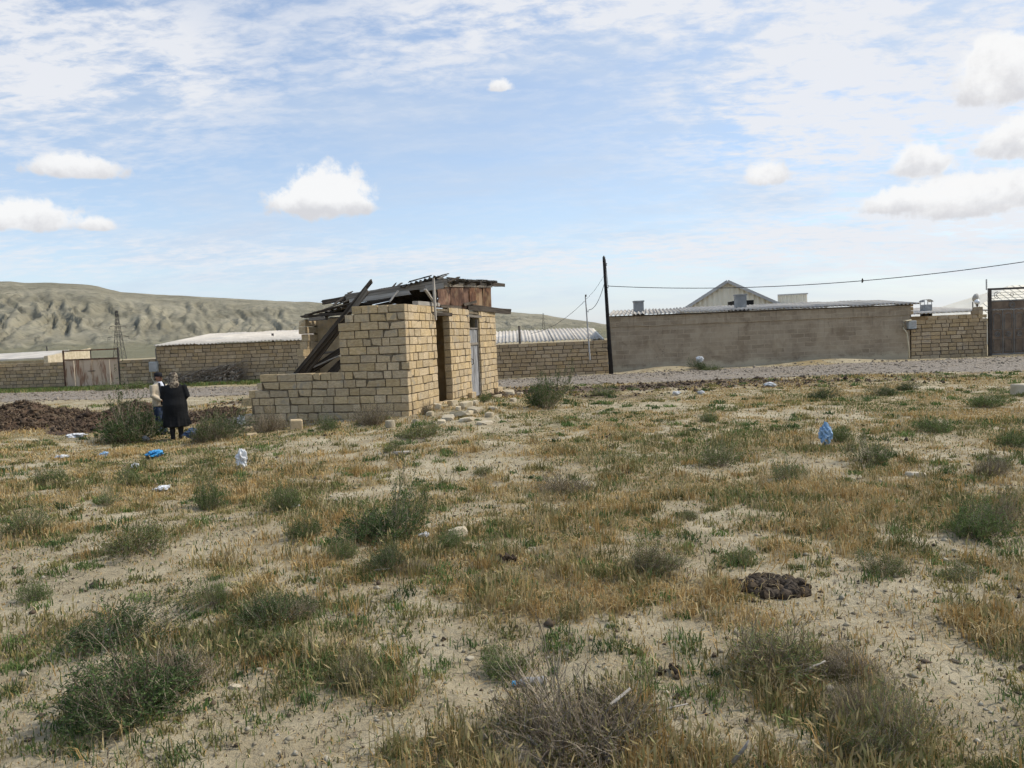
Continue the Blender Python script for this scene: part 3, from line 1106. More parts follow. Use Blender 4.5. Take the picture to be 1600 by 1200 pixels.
    for k, (a, b_, lo, hi, yy) in enumerate(((2.35, 3.45, 0.0, -0.03, 0.055), (3.34, 4.42, -0.03, 0.0, 0.035), (4.24, 5.15, 0.02, -0.04, 0.052), (4.95, 5.85, 0.02, 0.02, 0.03),
                                              (5.62, 6.55, -0.02, 0.0, 0.05), (6.32, 7.25, 0.0, 0.02, 0.033))):
        nseg = 6
        V = []
        for s_ in (0, 1):
            for i in range(nseg + 1):
                t = i / nseg
                for j in range(4):
                    q = j / 3
                    V.append((a + (b_ - a) * t + random.uniform(-0.012, 0.012), yy - 0.025 * s_ * 0.3 + random.uniform(-0.014, 0.014) * (1 - s_),
                              zt + lo + (zr(a) + hi - zt - lo) * q + random.uniform(-0.02, 0.02)))
        for q_ in range(len(V) // 2):
            V[q_ + len(V) // 2] = (V[q_][0], V[q_][1] + 0.006, V[q_][2])
        st = (nseg + 1) * 4
        Fc = []
        for i in range(nseg):
            for j in range(3):
                a_, b2 = i * 4 + j, (i + 1) * 4 + j
                Fc.append((a_, b2, b2 + 1, a_ + 1))
                Fc.append((st + a_, st + a_ + 1, st + b2 + 1, st + b2))
        link('rusty_sheet', mesh_py('rusty_sheet', V, Fc), 'rust', hut)
    bar('post', (2.3, 0.09, zt - 0.02), (2.18, 0.09, zr(2) - 0.02), 0.09, 0.06, 'wood_dark', hut)
    bar('post', (4.6, 0.12, zt), (4.6, 0.12, zr(4.6) - 0.05), 0.07, 0.06, 'wood_grey', hut)
    bar('post', (7.2, 0.12, zt), (7.2, 0.12, zr(7.2) - 0.05), 0.07, 0.06, 'wood_grey', hut)
    bar('plank', (2.2, 0.02, zr(2.2) - 0.06), (7.3, 0.02, zr(7.3) - 0.06), 0.025, 0.12, 'wood_grey', hut, rag=0.03)
    bar('plank', (4.2, -0.03, zt + 0.10), (5.3, -0.05, zt + 0.22), 0.04, 0.07, 'wood_dark', hut, rag=0.03)
    # roof sheets on the standing part: ridges run down the slope, wavy edge over the lit side
    nsh = 5
    for k in range(nsh):
        a = 2.3 + k * 1.02
        z0 = zr(a) + 0.05
        dz = zr(a + 1.06) - zr(a)
        corrugated('roof_sheet', (a, -0.10 + random.uniform(-0.05, 0.04), z0 + 0.012 * (k % 2)), (1.08, 0, dz), (0, 1.75, -0.17), 8, 0.026, 'asbestos', hut, edge=0.012)
        if k != 1:
            corrugated('roof_sheet', (a, 1.46, z0 - 0.15 + 0.012 * (k % 2)), (1.08, 0, dz), (0, 1.8, -0.24), 8, 0.026, 'asbestos', hut, edge=0.02)
    # rafters
    for u in (2.3, 3.4, 4.5, 5.6, 6.7):
        bar('rafter', (u, -0.15, zr(u) + 0.0), (u, 3.2, zl - 0.06), 0.06, 0.11, 'wood_dark', hut, rag=0.04)
    # the open front gable: long grey planks falling to the left, a sheet of board behind them
    bar('plank', P(697, 441, 2.15), P(541, 464, 1.9), 0.03, 0.15, 'wood_grey', hut, rag=0.05)
    bar('plank', P(640, 457, 2.0), P(546, 471, 1.85), 0.03, 0.11, 'wood_pale', hut, rag=0.05)
    bar('plank', P(693, 446, 2.1), P(655, 452, 2.1), 0.04, 0.14, 'wood_pale', hut, rag=0.03)
    bar('plank', P(608, 472, 1.7), P(622, 454, 1.9), 0.06, 0.03, 'wood_pale', hut)
    q0, q1 = P(660, 448, 2.2), P(600, 459, 2.0)
    me = mesh_py('ceiling_board', [q0, q1, (3.6, q1.y, q1.z - 0.5), (3.8, q0.y, q0.z - 0.42), q0 + Vector((0, 0, 0.02)), q1 + Vector((0, 0, 0.02)), (3.6, q1.y, q1.z - 0.48), (3.8, q0.y, q0.z - 0.40)],
                 [(0, 1, 2, 3), (7, 6, 5, 4), (0, 4, 5, 1), (1, 5, 6, 2), (2, 6, 7, 3), (3, 7, 4, 0)])
    link('ceiling_board', me, 'wood_dark', hut)
    # loose sheets sticking up at the front, their wavy ends towards the viewer
    for (a, b_, w, uu, ln) in (((625, 449), (656, 439), 4, 1.95, 1.0), ((655, 440), (684, 431), 4, 2.15, 1.3)):
        p, q = P(a[0], a[1], uu), P(b_[0], b_[1], uu)
        corrugated('roof_sheet', p, (q - p), (ln, 0.0, -0.10), w, 0.028, 'asbestos', hut)
    bar('batten', P(683, 436, 2.0), P(698, 430, 2.2), 0.05, 0.025, 'wood_grey', hut)
    bar('batten', P(699, 441, 2.2), P(717, 433, 2.6), 0.10, 0.03, 'wood_dark', hut)
    for (a, b_, ua, ub, w_, m_) in (((548, 466), (600, 452), 2.4, 2.8, 0.14, 'wood_grey'), ((590, 456), (640, 446), 2.6, 2.6, 0.10, 'wood_dark'), ((632, 452), (668, 440), 2.3, 2.9, 0.16, 'wood_dark'),
                                    ((560, 470), (612, 463), 2.2, 2.6, 0.2, 'wood_pale'), ((650, 443), (690, 433), 2.7, 3.0, 0.12, 'wood_grey'), ((614, 452), (628, 442), 2.4, 2.6, 0.06, 'wood_grey'),
                                    ((545, 458), (556, 462), 2.2, 2.2, 0.08, 'wood_dark'), ((505, 484), (560, 463), 1.6, 2.2, 0.12, 'wood_grey'), ((520, 477), (549, 456), 1.8, 2.4, 0.07, 'wood_dark'), ((640, 440), (672, 431), 2.2, 2.5, 0.07, 'wood_dark'), ((668, 437), (699, 428), 2.2, 2.3, 0.05, 'wood_grey'), ((600, 462), (618, 444), 2.0, 2.3, 0.05, 'wood_dark'), ((700, 434), (722, 437), 2.9, 3.4, 0.08, 'wood_dark')):
        bar('board', P(a[0], a[1], ua), P(b_[0], b_[1], ub), w_, 0.028, m_, hut, rag=0.06)
    # props outside the lit face
    q = hl_v(680.5, 500, -0.06)
    q2 = hl_v(680, 435, -0.06)
    bar('prop', q, (q.x, -0.06, q2.z), 0.065, 0.045, 'wood_pale', hut)
    bar('prop', hl_v(664, 452, 0.03), hl_v(679, 473, -0.02), 0.06, 0.04, 'wood_pale', hut)
    bar('wall_plate', (0.9, 0.10, zt + 0.045), (2.5, 0.12, zt + 0.055), 0.14, 0.09, 'wood_pale', hut, rag=0.03)
    bar('wall_plate', (2.5, 0.10, zt + 0.02), (4.2, 0.10, zt + 0.03), 0.15, 0.07, 'wood_dark', hut)
    # beams running out past the far end
    bar('beam', (4.7, 0.09, zt + 0.06), (9.2, 0.0, zt + 0.02), 0.17, 0.17, 'wood_dark', hut, jit=0.015)
    bar('beam', (5.5, 0.12, zr(6) - 0.03), (8.7, 0.0, zr(7.4) + 0.02), 0.10, 0.10, 'wood_dark', hut, jit=0.01)
    # two long boards leaning out through the gap
    bar('plank', P(455, 592, 0.45), P(580, 440, 0.62), 0.05, 0.085, 'wood_dark', hut, rag=0.05)
    bar('plank', P(461, 594, 0.56), P(574, 457, 0.72), 0.05, 0.07, 'wood_dark', hut, rag=0.05)
    bar('plank', P(468, 594, 0.62), P(534, 506, 0.72), 0.06, 0.16, 'wood_dark', hut, rag=0.05)
    bar('plank', P(549, 487, 0.50), P(574, 452, 0.58), 0.04, 0.12, 'wood_grey', hut, rag=0.05)
    # fallen timber and blocks inside the gap
    bar('plank', P(482, 582, 0.8), P(535, 546, 0.9), 0.05, 0.15, 'wood_dark', hut, rag=0.03)
    bar('plank', P(476, 580, 0.7), P(530, 556, 0.75), 0.10, 0.03, 'wood_pale', hut, rag=0.03)
    bar('plank', P(497, 553, 1.0), P(530, 548, 1.0), 0.12, 0.05, 'wood_grey', hut)
    bar('plank', P(508, 590, 0.9), P(545, 555, 1.0), 0.05, 0.14, 'wood_dark', hut)
    bar('plank', P(521, 583, 0.5), P(540, 562, 0.55), 0.06, 0.10, 'wood_dark', hut)
    # torn roof edge over the broken inner wall
    zz = zb + 13 * CP
    bar('plank', P(474, 495, 1.15), P(545, 489, 1.15), 0.30, 0.05, 'wood_dark', hut, rag=0.06)
    bar('plank', P(480, 492, 1.0), P(556, 472, 1.3), 0.22, 0.03, 'wood_dark', hut, rag=0.06)
    bar('plank', P(489, 489, 1.2), P(540, 476, 1.6), 0.12, 0.03, 'wood_grey', hut, rag=0.05)
    bar('plank', P(485, 499, 1.05), P(510, 497, 1.05), 0.2, 0.08, 'wood_grey', hut, rag=0.03)
    for k in range(7):
        u = 1.1 + 0.12 * k
        a = P(478 + 9 * k + random.uniform(-5, 5), 492 - 1.3 * k, u)
        b_ = P(498 + 9 * k + random.uniform(-5, 5), 487 - 1.6 * k, u + 0.3)
        bar('batten', a, b_, 0.06, 0.025, random.choice(('wood_grey', 'wood_dark', 'wood_pale')), hut, rag=0.04)
    p, q = P(498, 492, 1.4), P(545, 476, 1.7)
    corrugated('roof_sheet', p, (q - p), (1.4, 0.0, 0.05), 5, 0.026, 'asbestos', hut)
    link('earth_floor', box_mesh('earth_floor', (0.25, 0.25, -0.2), (UL - 0.25, 2.9, 0.03)), 'hut_mortar', hut)


build_hut()


# ------------------------------------------------------------------ rubble and small stones
def rock(name, p, sx, sy, sz, mat, label, cat='stone', group=None, rz=None, flat=0.3, sub=2):
    bm = bmesh.new()
    bmesh.ops.create_icosphere(bm, subdivisions=sub, radius=0.5)
    sd = random.uniform(0, 100)
    for v in bm.verts:
        c = v.co.normalized()
        k = 0.5 + 0.22 * (float(vnoise(np.array([c.x * 1.7 + sd]), np.array([c.y * 1.7 + c.z * 2.1 + sd]), 3)[0]) - 0.3)
        v.co = Vector((max(-0.42, min(0.42, c.x * k)), max(-0.40, min(0.40, c.y * k)), max(-flat, min(flat, c.z * k))))
    bmesh.ops.scale(bm, vec=(sx, sy, sz), verts=bm.verts)
    o = link(name, bm_mesh(name, bm), mat, None, (p[0], p[1], p[2] + sz * 0.22), (random.uniform(-.15, .15), random.uniform(-.15, .15), random.uniform(0, 6.3) if rz is None else rz))
    if label:
        tag(o, label, cat, group)
    return o


rub = [(728, 638, 26, 15), (742, 634, 14, 12), (722, 650, 40, 10), (742, 644, 30, 10), (700, 656, 30, 9), (765, 652, 16, 11), (730, 658, 34, 8), (683, 640, 18, 13),
       (708, 634, 18, 12), (795, 616, 24, 9), (778, 622, 16, 7), (812, 618, 16, 7), (757, 663, 30, 7), (690, 662, 20, 8), (802, 627, 14, 7), (610, 668, 18, 16), (672, 650, 14, 10),
       (716, 642, 12, 10), (771, 640, 16, 6), (650, 660, 12, 7)]
RUBL = {(728, 638): 'largest pale tilted slab in the rubble below the first hut doorway', (722, 650): 'long flat slab in the middle of the rubble before the hut', (610, 668): 'upright pale stone on the bank before the hut front wall corner',
        (795, 616): 'long pale stone at the far corner of hut, beside the dark bush', (683, 640): 'blocky stone against the lit wall left of hut doorway', (757, 663): 'flat stone at the field edge of the rubble, right side',
        (765, 652): 'squarish pale stone on the right of the rubble before the door', (690, 662): 'stone at the near end of the rubble, before the hut corner'}
for (u, v, w, h) in rub:
    p = G(u, v)
    k = p.y / F
    rock('rubble_stone', p, w * k * 1.0, w * k * 0.8, h * k * 1.4, 'rubble', RUBL.get((u, v), 'small pale broken limestone in the rubble strewn before the hut doors'), 'stone', 'rubble along the lit side of the hut')
p = G(463, 670)
o = link('stone_block', box_mesh('stone_block', (-0.13, -0.1, -0.02), (0.13, 0.1, 0.2), 0.02), 'hut_stone', None, p, (0.05, 0.03, 0.3))
tag(o, 'single squared limestone block on the ground before the low hut wall', 'stone block')
p = G(387, 674)
o = link('stone_block', box_mesh('stone_block', (-0.12, -0.1, -0.02), (0.12, 0.1, 0.10), 0.02), 'hut_stone', None, p, (0.05, -0.05, 0.1))
tag(o, 'flat limestone block lying by the end of low hut wall', 'stone block')
p = G(393, 681)
o = link('stone_block', box_mesh('stone_block', (-0.10, -0.09, -0.02), (0.11, 0.09, 0.05), 0.015), 'hut_stone', None, p, (0.02, -0.05, 0.4))
tag(o, 'thin limestone slab in front of the flat block near low wall', 'stone block')
p = G(1609, 618)
o = link('stone_block', box_mesh('stone_block', (-0.2, -0.25, -0.05), (0.5, 0.3, 0.24), 0.02), 'rubble', None, p, (0, 0.0, 0.3))
tag(o, 'pale stone block cut by the right edge of the picture', 'stone block')

# ================================================================== compound walls and houses
wall1, _ = stone_wall('boundary_wall', (-38, 43.2), (-22.75, 39.45), 8, 0.182, 'wall_stone', 'wall_mortar', 0.42, label='limestone block wall running left from the rusty peeling gate', z0=-0.03)
wall2, _ = stone_wall('boundary_wall', (-19.72, 38.95), (-17.75, 38.7), 8, 0.178, 'wall_stone', 'wall_mortar', 0.42, label='short limestone block wall between rusty gate and white roofed barn', z0=-0.03)


def build_left_gate():
    A = Vector((-22.7, 39.4, 0))
    B = Vector((-19.76, 38.95, 0))
    d = B - A
    L = d.length
    g = empty('metal_gate', A, math.atan2(d.y, d.x))
    tag(g, 'double sheet metal gate with peeling pale paint and rust', 'gate')
    for k in range(6):
        w = L / 6
        o = link('panel', box_mesh('panel', (k * w + 0.012, 0.05, 0.05), ((k + 1) * w - 0.012, 0.06, 1.48 + 0.02 * (k % 3)), 0.003), 'peeling', g)
    for x in (0.02, L / 3, L / 2 - 0.04, L / 2 + 0.04, 2 * L / 3, L - 0.02):
        link('upright', box_mesh('upright', (x - 0.025, 0.015, 0.0), (x + 0.025, 0.048, 1.52), 0.005), 'peeling', g)
    link('rail', box_mesh('rail', (0.0, 0.0, 1.47), (L, 0.012, 1.54), 0.003), 'rust', g)
    link('post', box_mesh('post', (-0.07, -0.02, -0.2), (-0.01, 0.06, 2.0), 0.005), 'rust', g)
    link('post', box_mesh('post', (L + 0.01, -0.02, -0.2), (L + 0.08, 0.06, 2.03), 0.005), 'iron', g)
    link('top_bar', box_mesh('top_bar', (-0.012, 0.0, 1.93), (L + 0.012, 0.05, 1.99), 0.004), 'rust', g)
    link('top_post', box_mesh('top_post', (L / 2 - 0.02, 0.005, 1.54), (L / 2 + 0.02, 0.045, 1.93)), 'iron', g)
    link('bolt', tube_mesh('bolt', [(L / 2 - 0.2, 0.0, 0.9), (L / 2 + 0.2, 0.0, 0.9)], 0.018, 6), 'iron', g)


build_left_gate()


def roof_run(parent, name, A, B, depth, z0, z1, mat, sheet=1.12, over=0.18, amp=0.03, waves=6, skew=0.0):
    """sheets laid side by side from A to B (eave line), rising away from the viewer"""
    A = Vector((A[0], A[1], 0))
    B = Vector((B[0], B[1], 0))
    d = (B - A)
    L = d.length
    d.normalize()
    n = Vector((-d.y, d.x, 0))
    k = max(1, round(L / sheet))
    w = L / k
    for i in range(k):
        p = A + d * (w * i) - n * over
        p.z = z0 + random.uniform(-0.012, 0.012) + 0.014 * (i % 2)
        corrugated(name, p - parent.location, d * (w + 0.06), n * depth + d * (skew * depth) + Vector((0, 0, z1 - z0)), waves, amp, mat, parent, per=6, nlen=1, thick=0.015)


def build_barn():
    A = (-17.7, 38.7)
    B = (-3.5, 37.6)
    b = empty('barn', (A[0], A[1], 0), 0)
    tag(b, 'long low limestone barn with white corrugated roof behind the two people', 'barn')
    d = Vector((B[0] - A[0], B[1] - A[1], 0))
    L = d.length
    rz = math.atan2(d.y, d.x)
    n = 11
    w = link('wall', box_mesh('wall', (0.01, 0.022, -0.4), (L, 0.2, n * 0.18 + 0.02)), 'wall_mortar', b, (0, 0, 0), (0, 0, rz))
    courses(w, 'wall_stone', n, 0.182, lambda i: (0, 11.0), 0.0, 0.19, 0.42, 0.018, -0.03)
    side = Vector((-d.y, d.x, 0)).normalized() * 6
    bm = bmesh.new()
    vs = [bm.verts.new(v) for v in ((0.02, 0.2, -0.3), (0.02, 6, -0.3), (0.02, 6, 2.45), (0.02, 0.2, 1.98), (0.22, 0.2, -0.3), (0.22, 6, -0.3), (0.22, 6, 2.45), (0.22, 0.2, 1.98))]
    for f in ((0, 1, 2, 3), (7, 6, 5, 4), (3, 2, 6, 7), (1, 5, 6, 2), (0, 3, 7, 4)):
        bm.faces.new([vs[i] for i in f])
    link('gable_wall', bm_mesh('gable_wall', bm), 'wall_stone', b, (0, 0, 0), (0, 0, rz))
    roof_run(b, 'roof_sheet', A, B, 6.2, 2.02, 2.62, 'roof_white')
    link('roof_pipe', tube_mesh('roof_pipe', [(5.2, 2.2, 2.0), (5.2, 2.2, 2.45)], 0.06, 8), 'iron', b)
    bar('roof_batten', (0.05, -0.12, 1.9), (0.05, -0.1, 0.9), 0.04, 0.04, 'wood_grey', b)
    global BARN_AX
    BARN_AX = (Vector((A[0], A[1], 0)), d.normalized())
    mb = empty('meter_cabinet', D(240, 572, 38.45))
    tag(mb, 'pale metal meter cabinet fixed to the barn corner beside the man', 'cabinet')
    link('case', box_mesh('case', (-0.2, -0.1, -0.28), (0.2, 0.12, 0.22), 0.02), 'meter_box', mb)
    link('case_door', box_mesh('case_door', (-0.16, -0.115, -0.22), (0.16, -0.101, 0.17), 0.004), 'pole_white', mb)
    link('pipe', tube_mesh('pipe', [(-0.12, -0.02, -0.27), (-0.12, -0.02, -0.6), (0.05, -0.02, -0.9), (0.05, -0.02, -1.4)], 0.025, 6), 'yellow_pipe', mb)


build_barn()


def build_far_left_house():
    o = empty('farmhouse', (-37, 52, 0))
    tag(o, 'low pale house with white roof showing over the left wall', 'house')
    x1 = D(80, 570, 52).x + 37
    link('wall', box_mesh('wall', (-8, 0, -0.2), (x1 - 0.25, 5, 1.52)), 'rubble', o)
    bm = bmesh.new()
    vs = [bm.verts.new(v) for v in ((-8, -0.3, 1.5), (x1 - 0.3, -0.3, 1.62), (x1 - 0.3, 2.8, 2.08), (-8, 2.8, 1.9), (-8, -0.3, 1.58), (x1 - 0.3, -0.3, 1.70), (x1 - 0.3, 2.8, 2.16), (-8, 2.8, 1.98))]
    for f in ((3, 2, 1, 0), (4, 5, 6, 7), (0, 1, 5, 4), (1, 2, 6, 5), (2, 3, 7, 6), (3, 0, 4, 7)):
        bm.faces.new([vs[i] for i in f])
    link('roof', bm_mesh('roof', bm), 'roof_white', o)
    bm = bmesh.new()
    vs = [bm.verts.new(v) for v in ((x1 - 0.24, -0.35, 0), (x1 + 0.02, -0.35, 0), (x1 + 0.02, 5, 0), (x1 - 0.24, 5, 0), (x1 - 0.24, -0.35, 1.78), (x1 + 0.02, -0.35, 1.80), (x1 + 0.02, 5, 2.25), (x1 - 0.24, 5, 2.2))]
    for f in ((0, 3, 2, 1), (4, 5, 6, 7), (0, 1, 5, 4), (1, 2, 6, 5), (2, 3, 7, 6), (3, 0, 4, 7)):
        bm.faces.new([vs[i] for i in f])
    link('gable_wall', bm_mesh('gable_wall', bm), 'rubble', o)


build_far_left_house()

wall3, _ = stone_wall('boundary_wall', (-3.2, 31.95), (4.12, 32.75), 9, 0.162, 'wall_stone', 'wall_mortar', 0.41, label='limestone block wall between the hut and black utility pole', z0=-0.03)


def build_shed():
    s = empty('shed', (-2, 35.5, 0))
    tag(s, 'shed with pale corrugated roof behind the wall right of hut', 'shed')
    R = D(938, 530, 35.5)
    w = R.x + 2
    link('wall', box_mesh('wall', (-1.5, 0.1, -0.2), (w - 0.1, 4.4, 1.36)), 'wall_stone', s)
    roof_run(s, 'roof_sheet', (-3.5, 35.5), (R.x, 35.5), 4.6, 1.46, 2.02, 'roof_white')
    bm = bmesh.new()
    vs = [bm.verts.new(v) for v in ((w + 0.02, 0.1, 0), (w + 0.02, 4.5, 0), (w + 0.02, 4.5, 2.0), (w + 0.02, 0.1, 1.45), (w + 0.2, 0.1, 0), (w + 0.2, 4.5, 0), (w + 0.2, 4.5, 2.0), (w + 0.2, 0.1, 1.45))]
    for f in ((0, 1, 2, 3), (7, 6, 5, 4), (3, 2, 6, 7), (1, 5, 6, 2), (0, 3, 7, 4)):
        bm.faces.new([vs[i] for i in f])
    link('gable_wall', bm_mesh('gable_wall', bm), 'metal_cream', s)
    p = D(812, 533, 33.2)
    o = link('wooden_post', tube_mesh('wooden_post', [(0, 0, -1.5), (0.01, 0, 0.0), (0.0, 0, 0.65)], [0.06, 0.055, 0.05], 7), 'wood_grey', None, p)
    tag(o, 'short weathered post standing behind the wall right of the hut', 'post')


build_shed()


def build_plaster_house():
    A = Vector((4.28, 33.25, 0))
    B = Vector((17.75, 34.4, 0))
    d = B - A
    L = d.length
    rz = math.atan2(d.y, d.x)
    h = empty('plastered_house', A, 0)
    tag(h, 'long windowless house with rough brown plaster and grey corrugated roof', 'house')
    m, N, b = new_mat('old_plaster')
    pos = N.n('ShaderNodeTexCoord').outputs['Object']
    sep = N.n('ShaderNodeSeparateXYZ')
    N.l(pos, sep.inputs[0])
    br = N.n('ShaderNodeTexBrick')
    br.inputs['Scale'].default_value = 1.0
    br.inputs['Brick Width'].default_value = 0.6
    br.inputs['Row Height'].default_value = 0.2
    br.inputs['Mortar Size'].default_value = 0.02
    br.inputs['Mortar Smooth'].default_value = 0.8
    br.inputs['Color1'].default_value = (0.0, 0.0, 0.0, 1)
    br.inputs['Color2'].default_value = (0.7, 0.7, 0.7, 1)
    br.inputs['Mortar'].default_value = (1, 1, 1, 1)
    cb = N.n('ShaderNodeCombineXYZ')
    N.l(sep.outputs[0], cb.inputs[0])
    N.l(sep.outputs[2], cb.inputs[1])
    N.l(N.vmath('ADD', cb.outputs[0], N.vmath('MULTIPLY', N.noise(pos, 2.5, 4, 0.6, out='Color'), (0.12, 0.10, 0))), br.inputs['Vector'])
    c = N.mix(N.ramp(N.noise(pos, 0.9, 7, 0.7, 0.6), 0.34, 0.68), (0.235, 0.183, 0.125), (0.39, 0.315, 0.22))
    c = N.mix(N.math('MULTIPLY', br.outputs['Color'], N.math('MULTIPLY', N.ramp(N.noise(pos, 1.3, 4, 0.6), 0.32, 0.55), 0.85)), c, (0.44, 0.365, 0.265))
    low = N.ramp(N.math('ADD', sep.outputs[2], N.math('MULTIPLY', N.noise(pos, 1.6, 5, 0.7, 0.5), 0.8)), 0.78, 0.55)
    c = N.mix(N.math('MULTIPLY', low, 0.8), c, (0.50, 0.42, 0.295))
    st = N.math('MULTIPLY', N.ramp(N.noise(pos, 2.2, 6, 0.75, 0.8), 0.60, 0.72), 0.75)
    c = N.mix(st, c, (0.12, 0.092, 0.062))
    mps = N.n('ShaderNodeMapping')
    mps.inputs['Scale'].default_value = (5.0, 1.0, 0.35)
    N.l(pos, mps.inputs[0])
    drip = N.math('MULTIPLY', N.ramp(N.noise(mps.outputs[0], 1.6, 5, 0.7), 0.54, 0.70), N.ramp(sep.outputs[2], 0.6, 2.1))
    c = N.mix(N.math('MULTIPLY', drip, 0.6), c, (0.13, 0.10, 0.07))
    vc = N.n('ShaderNodeTexVoronoi', feature='DISTANCE_TO_EDGE')
    vc.inputs['Scale'].default_value = 0.9
    N.l(N.vmath('ADD', pos, N.vmath('MULTIPLY', N.noise(pos, 3, 4, 0.6, out='Color'), (0.5, 0.0, 0.5))), vc.inputs['Vector'])
    c = N.mix(N.math('MULTIPLY', N.ramp(vc.outputs['Distance'], 0.010, 0.0), N.math('MULTIPLY', N.ramp(N.noise(pos, 0.7, 3, 0.5), 0.5, 0.65), 0.45)), c, (0.10, 0.08, 0.058))
    N.l(c, b.inputs['Base Color'])
    bp = N.n('ShaderNodeBump')
    bp.inputs['Distance'].default_value = 0.03
    bp.inputs['Strength'].default_value = 0.9
    N.l(N.noise(pos, 7, 7, 0.75), bp.inputs['Height'])
    N.l(bp.outputs[0], b.inputs['Normal'])
    # wall surface with uneven plaster, an upper band standing proud
    def slab(name, z0, z1, yf, nz):
        nx = 110
        V = []
        for j in range(nz + 1):
            for i in range(nx + 1):
                x = L * i / nx
                z = z0 + (z1 - z0) * j / nz
                y = yf + (fbm(np.array(x * 0.8), np.array(z * 1.2), 4, 15) - 0.5) * 0.06
                V.append((x, float(y), z + (float(fbm(np.array(x * 1.1), np.array(7.7), 3, 19)) - 0.5) * 0.06 * (1 if (j == 0 and z0 > 1) else 0)))
        Fc = [(j * (nx + 1) + i, j * (nx + 1) + i + 1, (j + 1) * (nx + 1) + i + 1, (j + 1) * (nx + 1) + i) for j in range(nz) for i in range(nx)]
        k = len(V)
        V += [(0, 0.4, z0), (L, 0.4, z0), (L, 0.4, z1), (0, 0.4, z1)]
        e = (nz) * (nx + 1)
        Fc += [(k + 1, k, k + 3, k + 2), (0, e, k + 3, k), (nx, k + 1, k + 2, e + nx), tuple(range(e, e + nx + 1)) + (k + 2, k + 3), tuple(range(nx, -1, -1)) + (k, k + 1)]
        o = link(name, mesh_py(name, V, Fc), m, h, (0, 0, 0), (0, 0, rz))
        return o
    slab('wall', -0.4, 1.955, 0.0, 12)
    slab('wall_band', 1.955, 2.40, -0.045, 3)
    bm = bmesh.new()
    for (xa, xb, ya, yb) in ((0.01, 0.3, 0.41, 5.6), (L - 0.3, L - 0.01, 0.41, 5.6), (0.3, L - 0.3, 5.3, 5.59)):
        for vv in add_box(bm, (xa, ya, -0.3), (xb, yb, 2.38)):
            vv.co.x += (vv.co.y - 0.41) * 0.26
    link('rear_wall', bm_mesh('rear_wall', bm), m, h, (0, 0, 0), (0, 0, rz))
    # exposed blocks at the far corner under the eave
    for i in range(3):
        lay(h, 'wall_stone', 0, 0.36, 0, 0.17, 0, 0.2)
        o = COL.objects[-1]
        o.location = (B.x - A.x + 0.02, B.y - A.y + 0.14, 2.05 + i * 0.18)
        o.rotation_euler = (0, 0, rz)
    roof_run(h, 'roof_sheet', (A.x - 0.1, A.y), (B.x + 0.35, B.y + 0.03), 5.8, 2.45, 2.82, 'roof_grey', sheet=1.1, amp=0.036, waves=6, over=0.22, skew=0.26)
    bar('eave_board', (0, -0.08, 2.40), (B.x - A.x, B.y - A.y - 0.08, 2.40), 0.03, 0.05, 'wood_dark', h)
    for (u, v0, v1, wd) in ((998, 490, 470, 0.42), (1157, 482, 460, 0.46)):
        Y = 35.9
        p = D(u, v0, Y)
        top = D(u, v1, Y).z
        ch = empty('chimney_' + str(u))
        bpy.data.objects.remove(ch)
        bm = bmesh.new()
        add_box(bm, (-wd / 2, -0.2, 2.3), (wd / 2, 0.2, top - 0.06))
        add_box(bm, (-wd / 2 - 0.03, -0.23, top - 0.058), (wd / 2 + 0.03, 0.23, top))
        link('chimney', bm_mesh('chimney', bm), 'concrete', h, (p.x - A.x, Y - A.y, 0))
    # gas meter and pipe on the far corner
    g = empty('gas_meter', D(1424, 508, 34.15))
    tag(g, 'grey gas meter box on the plastered house corner', 'gas meter')
    link('case', box_mesh('case', (-0.17, -0.1, -0.17), (0.19, 0.1, 0.2), 0.02), 'meter_box', g)
    link('dial', box_mesh('dial', (-0.02, -0.108, -0.06), (0.15, -0.101, 0.12), 0.004), 'pole_white', g)
    link('shelf', box_mesh('shelf', (-0.22, -0.12, -0.2), (0.24, 0.1, -0.172)), 'iron', g)
    q = D(1415, 508, 34.0)
    pts = [D(1424, 500, 34.02), D(1412, 502, 34.02), D(1411, 513, 34.0), D(1417, 520, 34.0), D(1420, 545, 34.0), D(1421, 563, 34.0)]
    o = link('gas_pipe', tube_mesh('gas_pipe', [p - pts[0] for p in pts], 0.032, 7), 'yellow_pipe', None, pts[0], smooth=True)
    tag(o, 'bent cream gas pipe rising from the ground to the meter', 'pipe')


build_plaster_house()


